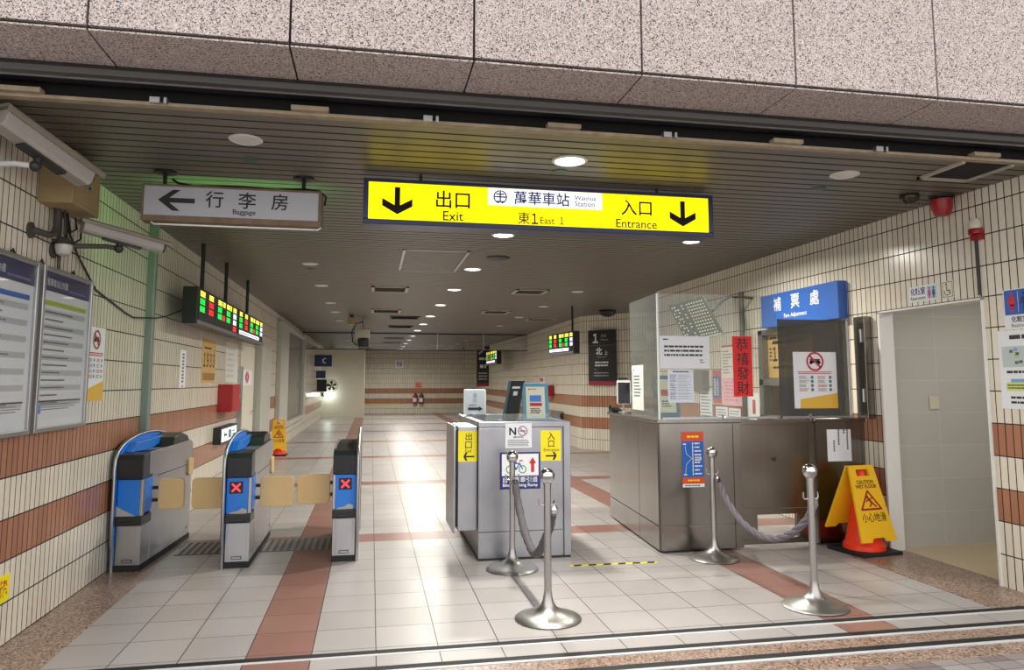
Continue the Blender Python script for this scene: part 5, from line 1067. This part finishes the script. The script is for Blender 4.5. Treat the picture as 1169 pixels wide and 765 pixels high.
# LED departure boards
LG, LR_, LY, LWH = (mat(n, c, 0.5, emit=1.3) for n, c in (('led_green', (20, 235, 70)), ('led_red', (250, 40, 50)), ('led_yellow', (250, 240, 90)), ('led_white', (235, 235, 255))))
def led_board(o, u, w, h, depth, label, seed, white_bar=False, lit_y=None, rods=()):
    o, u = V(o), V(u).normalized(); n = u.cross(V((0, 0, 1)))
    t = thing('departure_display', o + u * w / 2 - n * depth / 2, label, 'display', 'departure displays')
    g = G(); g.obox(o - n * depth, u * w, n * depth, (0, 0, h), BLACK); g.build('casing', t, 0.006)
    g = G(); g.obox(o, u * w, n * 0.012, (0, 0, h * 0.1), mat('grey_lip', (120, 122, 126), 0.4)); g.build('bottom_lip', t)
    p = P(o + n * 0.002, u); p.rect(0.03 * w, 0.13 * h, 0.97 * w, 0.96 * h, mat('display_glass', (44, 46, 48), 0.25), 0.5); p.build('display_glass', t)
    p = P(o + n * 0.003, u); rr = random.Random(seed)
    cols = ((0.05, 0.14, 'n'), (0.24, 0.35, 'r'), (0.45, 0.54, 'g'), (0.57, 0.65, 'r2'), (0.68, 0.77, 'g'), (0.79, 0.84, 's'), (0.87, 0.96, 'w'))
    for a, b, k in cols:
        for r_ in range(4):
            v1 = (0.93 - r_ * 0.21) * h; v0 = v1 - 0.155 * h
            if r_ == 0: m = LY
            elif k == 'w': m = LWH if r_ < 3 else LR_
            elif r_ == 3: continue
            elif k == 'r': m = LR_
            elif k == 'r2':
                if r_ != 2: continue
                m = LR_
            elif k == 's': m = LY if r_ == 0 else mat('dim_purple', (120, 60, 140), 0.5); 
            else: m = LG
            if white_bar and r_ == 3: continue
            x = a * w; c0 = 0.034 * w
            while x < b * w - c0 * 0.5:
                for q in range(3):                                    # blocky glyph strokes
                    p.rect(x, v0 + (v1 - v0) * q * 0.38, x + c0 * 0.85, v0 + (v1 - v0) * (q * 0.38 + 0.2), m, 1)
                k2 = rr.random(); p.rect(x + c0 * 0.3 * k2, v0, x + c0 * (0.3 * k2 + 0.35), v1, m, 1.3)
                x += c0
    if white_bar:
        p.rect(0.05 * w, 0.14 * h, 0.82 * w, 0.27 * h, LWH, 1); p.lines(0.1 * w, 0.16 * h, 0.78 * w, 0.24 * h, 1, SBL, 2, 0.5, 0.8, seed)
    p.build('lit_characters', t)
    for f_ in rods:
        q = o + u * w * f_ - n * depth * 0.5; g = G(); g.cyl((q.x, q.y, o.z + h), (q.x, q.y, ZC), 0.022, BLACK, 12); g.build('hanging_rod', t)
    return t
led_board((-1.72, 7.68, 2.065), UL, 2.2, 0.37, 0.14, 'long lit departure display at the left, nearer one of the pair', 1, False, rods=(0.22, 0.8))
led_board((-1.72, 9.93, 2.065), UL, 2.2, 0.37, 0.14, 'long lit departure display at the left, farther one of the pair', 2, True, rods=(0.5,))
led_board((3.61, 14.76, 2.03), (0.17, -1.32, 0), 1.33, 0.43, 0.13, 'lit departure display at the right before the black platform board', 3, True, rods=(0.85,))
led_board((4.2, 27.0, 2.1), UR, 2.4, 0.5, 0.16, 'small far departure display on the right beyond the glass barrier', 4, True, rods=(0.6,))

# platform boards
PB = mat('board_black', (34, 36, 38), 0.4); MAR = mat('board_maroon', (150, 34, 62), 0.45)
def platform(o, u, w, h, label, head, deco):
    t = thing('platform_board', V(o) + V(u).normalized() * w / 2, label, 'sign', 'platform boards')
    p = P(o, u); p.slab(0, 0, w, h, -0.03, 0, PB); p.build('board', t)
    p = P(o, u); p.rect(0, 0, w, h * 0.075, MAR, 1.5); p.build('maroon_stripe', t)
    p = P(o, u); p.rect(0, h * 0.72, w, h * 0.725, GREYINK, 1.5); p.build('divider_line', t)
    p = P(o, u); k = w / 0.71; deco(p, k); p.build('lettering', t)
def d_p1(p, k):
    p.text('１', 0.13, 0.92, 0.27, 1.13, WHITE, 2, 0.04); p.text('月台', 0.34, 1.04, 0.56, 1.11, PALEGREY, 2, 0, 'l'); p.text('Platform', 0.34, 0.97, 0.56, 1.01, PALEGREY, 2, 0, 'l')
    p.text('北', 0.19, 0.66, 0.39, 0.82, WHITE, 2, 0.03); p.text('上', 0.42, 0.66, 0.52, 0.75, WHITE, 2, 0.01); p.text('North Bound', 0.2, 0.60, 0.52, 0.63, PALEGREY, 2)
    p.lines(0.18, 0.40, 0.53, 0.53, 2, WHITE, 2, 0.5, 0.9, 2); p.text('To', 0.16, 0.33, 0.22, 0.36, PALEGREY, 2); p.lines(0.15, 0.18, 0.56, 0.30, 2, PALEGREY, 2, 0.3, 0.9, 4)
bo = V((4.57, 15.7, 0)) + dd * 0.235 - nn * 0.0
platform((bo.x - 0.0216, bo.y - 0.0166, 1.41), dd, 0.71, 1.2, 'black platform board with a large white 1 on the angled tiled wall', '1', d_p1)
def d_p2(p, k):
    p.poly([(0.05, 1.4), (0.3, 1.62), (0.36, 1.56), (0.12, 1.36)], PALEGREY, 2); p.lines(0.1, 1.1, 0.45, 1.25, 1, WHITE, 2, 0.7, 0.9, 3); p.lines(0.14, 0.75, 0.42, 0.95, 1, WHITE, 2, 0.7, 0.9, 4); p.lines(0.08, 0.25, 0.46, 0.62, 3, PALEGREY, 2, 0.4, 0.9, 5)
platform((4.42, 31.0, 1.3), UF, 0.52, 1.65, 'far black platform board with maroon foot at the right end of the hall', '2', d_p2)

# right wall further down
fr = lambda y: 4.6 + (y - 15.75) * (0.43 / 19.25)
uR = V((-0.43, -19.25, 0)).normalized()
hose_cabinet((fr(18.4) - 0.012, 18.95, 1.12), uR, 0.5, 0.28, 'red fire cabinet on the far right wall above the brown band', 0.2)
def d_fm(p): p.lines(0.05, 0.05, 0.55, 0.2, 1, REDINK, 1, 0.7, 1, 3)
sheet_thing('fire_marking', 'small red fire marking on the far right wall left of the cabinet', 'sign', (fr(20.3) - 0.004, 20.3, 1.42), uR, 0.65, 0.22, mat('pale_sheet'), d_fm)
t = thing('wall_shelf', (fr(18.0) - 0.1, 18.2, 0.6), 'low dark shelf standing at the right wall behind the centre counter', 'shelf')
g = G(); g.box(fr(18) - 0.35, fr(17.4) - 0.01, 17.4, 19.4, 0.72, 0.76, BEIGE); g.build('shelf_top', t); g = G()
g.box(fr(18) - 0.33, fr(17.4) - 0.02, 17.42, 17.5, 0, 0.72, DARK); g.build('side', t); g = G(); g.box(fr(18) - 0.33, fr(17.4) - 0.02, 19.3, 19.38, 0, 0.72, DARK); g.build('side', t)

# back wall
def d_nsb(p): p.ban((0.2, 0.2), 0.13, DARK, 2, 0.16); p.bar((0.1, 0.2), (0.3, 0.2), 0.04, DARK, 1)
sheet_thing('no_smoking_notice', 'square white no smoking notice high on the far back wall', 'notice', (1.09, 34.99, 2.13), UF, 0.4, 0.4, PAPER, d_nsb)
sheet_thing('extinguisher_notice', 'pale pink notice above the fire extinguishers on the back wall', 'notice', (2.03, 34.99, 1.18), UF, 0.36, 0.3, mat('pale_pink', (226, 150, 140), 0.6), lambda p: p.lines(0.04, 0.05, 0.32, 0.25, 3, REDINK, 1))
for x, n in ((2.03, 'left'), (2.32, 'right')):
    t = thing('fire_extinguisher', (x, 34.86, 0.45), 'dark red fire extinguisher on the back wall, %s one of the two' % n, 'fire extinguisher', 'fire extinguishers')
    g = G(); g.lathe([(0.085, 0), (0.09, 0.02), (0.09, 0.36), (0.07, 0.42), (0.03, 0.45), (0.03, 0.48)], (x, 34.88, 0.45), HOSE if n == 'left' else mat('extinguisher_dark', (120, 66, 56), 0.4), 20); g.build('cylinder', t)
    g = G(); g.box(x - 0.03, x + 0.06, 34.86, 34.9, 0.93, 0.97, BLACK); g.tube([(x + 0.02, 34.87, 0.93), (x + 0.1, 34.85, 0.88), (x + 0.11, 34.85, 0.7)], 0.014, BLACK, 8); g.build('valve_and_hose', t)
    g = G(); g.lathe([(0.091, 0.1), (0.0915, 0.11), (0.0915, 0.27), (0.091, 0.28)], (x, 34.88, 0.45), PAPER, 20); g.build('white_label', t)
    g = G(); g.box(x - 0.04, x + 0.04, 34.96, 35.0, 0.6, 0.8, DARK); g.build('wall_bracket', t)
# left wall far end
SN = mat('sign_navy', (26, 44, 100), 0.4)
t = thing('projecting_sign', (-1.85, 26.6, 2.1), 'navy projecting sign with a white crescent mark high on the far left wall', 'sign')
g = G(); g.box(XL, -1.42, 27.2, 27.26, 2.04, 2.46, SN); g.build('panel', t, 0.005)
p = P((-2.02, 27.199, 2.04)); p.annulus((0.36, 0.21), 0.06, 0.095, WHITE, 1, 20, R(70), R(290)); p.build('white_mark', t)
g = G(); g.box(XL, -1.68, 28.0, 28.05, 1.62, 1.9, SN); o = g.build('small_blue_sign', None, 0.004); tag(o, 'small navy sign plate below the crescent sign on the far left wall', 'sign')
t = thing('wall_fan', (-1.8, 28.6, 1.1), 'black wall fan on the far left wall below the navy signs', 'fan')
g = G(); g.box(XL, -1.66, 28.5, 28.62, 1.12, 1.58, BLACK); g.build('motor_box', t, 0.01)
g = G(); c_ = V((-1.48, 28.55, 1.34))
for rr_ in (0.08, 0.15, 0.22): g.tube([c_ + V((rr_ * cos(a_ * pi / 10), -0.02, rr_ * sin(a_ * pi / 10))) for a_ in range(21)], 0.012, BLACK, 6)
g.build('guard', t); g = G()
for i in range(5):
    a_ = i * 2 * pi / 5; g.prism([c_, c_ + V((0.19 * cos(a_), 0, 0.19 * sin(a_))), c_ + V((0.19 * cos(a_ + 0.7), 0.03, 0.19 * sin(a_ + 0.7)))], (0, 0.006, 0), DARK)
g.build('blades', t); g = G(); g.cyl(c_ + V((0, 0.05, 0)), (-1.66, 28.55, 1.34), 0.025, BLACK, 10); g.build('arm', t)
t = thing('emergency_light', (-1.93, 31.22, 0.9), 'small bright emergency light in the far left corner below the fan', 'light')
g = G(); g.box(XL, XL + 0.12, 31.1, 31.28, 0.9, 1.04, DARK); g.build('housing', t, 0.006)
g = G(); g.sphere((XL + 0.16, 31.15, 0.97), 0.05, mat('lit_bulb', (240, 255, 245), 0.4, emit=6.0), 16); g.build('bulb', t)
ld = bpy.data.lights.new('emergency_lamp', 'POINT'); ld.energy = 9; ld.shadow_soft_size = 0.05; ld.color = (0.85, 1.0, 0.92)
lo = bpy.data.objects.new('emergency_lamp', ld); COL.objects.link(lo); lo.parent = t; lo.location = (0.22, -0.22, 0.07)

# ================================================================== CAMERAS AND CABLES
CAMW = mat('camera_housing', (156, 151, 145), 0.45, noise=0.12, nscale=10); CAMD = mat('camera_sunshield', (128, 119, 106), 0.5, noise=0.2, nscale=8); PIPE = mat('worn_dark_pipe', (66, 62, 58), 0.6, noise=0.4, nscale=16)
def cctv(label, back, front, wdt, hgt, mount, arm_col, strap=True):
    back, front = V(back), V(front); t = thing('security_camera', (back + front) / 2 - V((0, 0, hgt)), label, 'camera', 'security cameras')
    d = front - back; L = d.length; d.normalize(); s = d.cross(V((0, 0, 1))).normalized(); u = s.cross(d).normalized()
    def oc(a, b, x0, x1, z0, z1, m, g): return g.obox(back + d * a + s * x0 + u * z0, s * (x1 - x0), d * (b - a), u * (z1 - z0), m)
    w2 = wdt / 2; g = G()
    g.prism([back + s * x + u * z for x, z in ((-w2, -hgt * 0.4), (-w2 * 0.7, -hgt * 0.55), (w2 * 0.7, -hgt * 0.55), (w2, -hgt * 0.4), (w2, hgt * 0.25), (-w2, hgt * 0.25))], d * L * 0.94, CAMW); g.build('housing', t, 0.006)
    g = G(); g.prism([back - d * 0.02 + s * x + u * z for x, z in ((-w2 * 1.18, hgt * 0.05), (-w2 * 1.18, hgt * 0.32), (-w2 * 0.9, hgt * 0.42), (w2 * 0.9, hgt * 0.42), (w2 * 1.18, hgt * 0.32), (w2 * 1.18, hgt * 0.05), (w2 * 1.08, hgt * 0.05), (w2 * 1.08, hgt * 0.28), (-w2 * 1.08, hgt * 0.28), (-w2 * 1.08, hgt * 0.05))], d * (L + 0.04), CAMD); g.build('sun_shield', t, 0.003)
    g = G(); q = back + d * L * 0.94; g.tube([q + u * (-hgt * 0.12), q + u * (-hgt * 0.12) + d * 0.02], hgt * 0.34, mat('front_window', (60, 56, 56), 0.1), 20); g.build('front_window', t)
    g = G(); k = back + d * L * 0.45 - u * hgt * 0.55; oc(L * 0.25, L * 0.7, -w2 * 0.5, w2 * 0.5, -hgt * 0.68, -hgt * 0.55, DARK, g); g.tube([k - u * hgt * 0.1, k - u * hgt * 0.5], 0.022, DARK, 12); g.sphere(k - u * hgt * 0.5, 0.03, DARK, 14); g.build('swivel', t)
    g = G(); e = k - u * hgt * 0.5; g.tube([e] + [V(q) for q in mount], 0.016, arm_col, 10); q = V(mount[-1]); g.lathe([(0.05, 0.0), (0.05, 0.015), (0.03, 0.02)], (XL, q.y, q.z), arm_col, 18, 'X'); g.build('wall_arm', t)
cctv('large pale security camera at the top left pointing down to the right', (-1.935, 4.12, 2.875), (-1.655, 4.62, 2.68), 0.13, 0.13, [(-1.93, 4.3, 2.665), (-1.98, 4.3, 2.66), (XL + 0.01, 4.3, 2.66)], mat('white_arm', (200, 200, 198), 0.4))
cctv('grey security camera on a curved arm below the beige wall box', (-1.86, 5.08, 2.50), (-1.43, 5.4, 2.42), 0.1, 0.09, [(-1.75, 5.2, 2.38), (-1.9, 5.1, 2.36), (XL + 0.01, 5.06, 2.32)], PIPE)
t = thing('junction_box', (-1.93, 5.02, 2.56), 'beige metal junction box under the ceiling on the left wall', 'box')
JB = mat('junction_beige', (156, 134, 96), 0.5, noise=0.18, nscale=5)
g = G(); g.box(XL, XL + 0.20, 4.80, 5.24, 2.575, 2.91, JB); g.build('box', t, 0.006)
g = G(); g.box(XL + 0.2, XL + 0.206, 4.82, 5.22, 2.6, 2.89, JB); dr = g.build('cover', t, 0.002)
g = G(); g.box(XL + 0.206, XL + 0.216, 5.0, 5.025, 2.70, 2.78, ALU); g.cyl((XL + 0.206, 5.0125, 2.72), (XL + 0.222, 5.0125, 2.72), 0.008, BLACK, 8); g.build('latch', dr)
t = thing('floodlight_sensor', (-1.93, 5.02, 2.28), 'small round glass sensor lamp below the junction box on the left wall', 'lamp')
g = G(); g.lathe([(0.02, -0.06), (0.04, -0.05), (0.052, -0.01), (0.05, 0.01)], (-1.95, 5.05, 2.345), mat('glassy_lamp', (190, 186, 176), 0.15), 20); g.build('lens', t); g = G(); g.lathe([(0.05, 0.01), (0.04, 0.04), (0.02, 0.06)], (-1.95, 5.05, 2.345), PIPE, 20); g.box(XL, -1.95, 5.04, 5.06, 2.37, 2.39, PIPE); g.build('cap', t)
t = thing('pipe_bundle', (XL + 0.03, 5.0, 2.2), 'dark bent conduit and cable bundle below the junction box', 'cables')
g = G(); g.tube([(XL + 0.05, 4.98, 2.575), (XL + 0.05, 4.98, 2.47), (XL + 0.05, 4.95, 2.41), (XL + 0.05, 4.88, 2.385), (XL + 0.03, 4.76, 2.385), (XL + 0.0, 4.74, 2.385)], 0.02, PIPE, 12); g.lathe([(0.05, 0), (0.05, 0.012), (0.025, 0.02)], (XL, 4.74, 2.385), PIPE, 16, 'X'); g.build('bent_conduit', t)
for i, pts in enumerate(([(5.08, 2.575), (5.07, 2.45), (5.09, 2.34), (5.10, 2.2)], [(5.13, 2.575), (5.14, 2.42), (5.11, 2.3)], [(5.1, 2.575), (5.17, 2.46), (5.26, 2.5), (5.24, 2.575)], [(5.02, 2.575), (5.04, 2.42), (5.16, 2.38), (5.3, 2.44), (5.3, 2.575)])):
    g = G(); g.tube([(XL + 0.03 + 0.015 * i, a, b) for a, b in pts], 0.012 if i < 2 else 0.007, BLACK if i > 0 else PIPE, 8); g.build('cable', t)
g = G(); g.tube([(XL + 0.03, 5.1, 2.575), (XL + 0.02, 5.4, 2.36), (XL + 0.012, 5.8, 2.16), (XL + 0.012, 6.5, 2.05), (XL + 0.015, 6.68, 2.03), (XL + 0.08, 7.1, 2.06), (XL + 0.08, 7.4, 2.1), (-1.86, 7.70, 2.2)], 0.007, BLACK, 8); o = g.build('loose_cable'); tag(o, 'thin black cable sagging along the left wall to the display', 'cable')
g = G(); g.tube([(XL + 0.02, 4.0, 2.93), (XL + 0.06, 4.06, 2.86), (XL + 0.03, 4.12, 2.83), (-1.93, 4.13, 2.86)], 0.01, BLACK, 8); g.tube([(XL + 0.02, 4.05, 2.95), (XL + 0.03, 4.1, 2.9), (-1.95, 4.13, 2.86)], 0.008, BLACK, 8); o = g.build('camera_cable'); tag(o, 'black cables at the back of the large top left camera', 'cable')
# camera box hanging further in
t = thing('projector_camera', (-0.27, 17.5, 2.3), 'boxy camera with looped cable hanging from the ceiling far down the hall', 'camera')
g = G(); g.cyl((-0.2, 17.5, 2.7), (-0.2, 17.5, ZC), 0.03, ALU, 12); g.build('hanging_rod', t)
g = G(); g.box(-0.4, -0.06, 17.3, 17.8, 2.5, 2.72, mat('camera_grey', (170, 168, 160), 0.5)); g.build('housing', t, 0.02)
g = G(); g.box(-0.33, -0.08, 17.25, 17.7, 2.3, 2.48, BLACK); g.cyl((-0.2, 17.25, 2.4), (-0.2, 17.18, 2.4), 0.07, BLACK, 16); g.box(-0.25, -0.15, 17.4, 17.5, 2.45, 2.52, BLACK); g.build('lens_unit', t, 0.01)
g = G(); g.tube([(-0.2, 17.45, 2.9), (-0.38, 17.45, 2.85), (-0.47, 17.45, 2.65), (-0.45, 17.45, 2.42), (-0.35, 17.45, 2.34)], 0.014, BLACK, 8); g.build('cable', t)
t = thing('ceiling_speaker_box', (-0.45, 16.4, 2.8), 'small beige box speaker under the ceiling left of the centre lights', 'speaker')
g = G(); g.box(-0.55, -0.37, 16.3, 16.5, 2.74, 2.9, JB); g.build('box', t, 0.01); g = G(); g.box(-0.5, -0.42, 16.38, 16.42, 2.9, ZC, DARK); g.build('bracket', t)
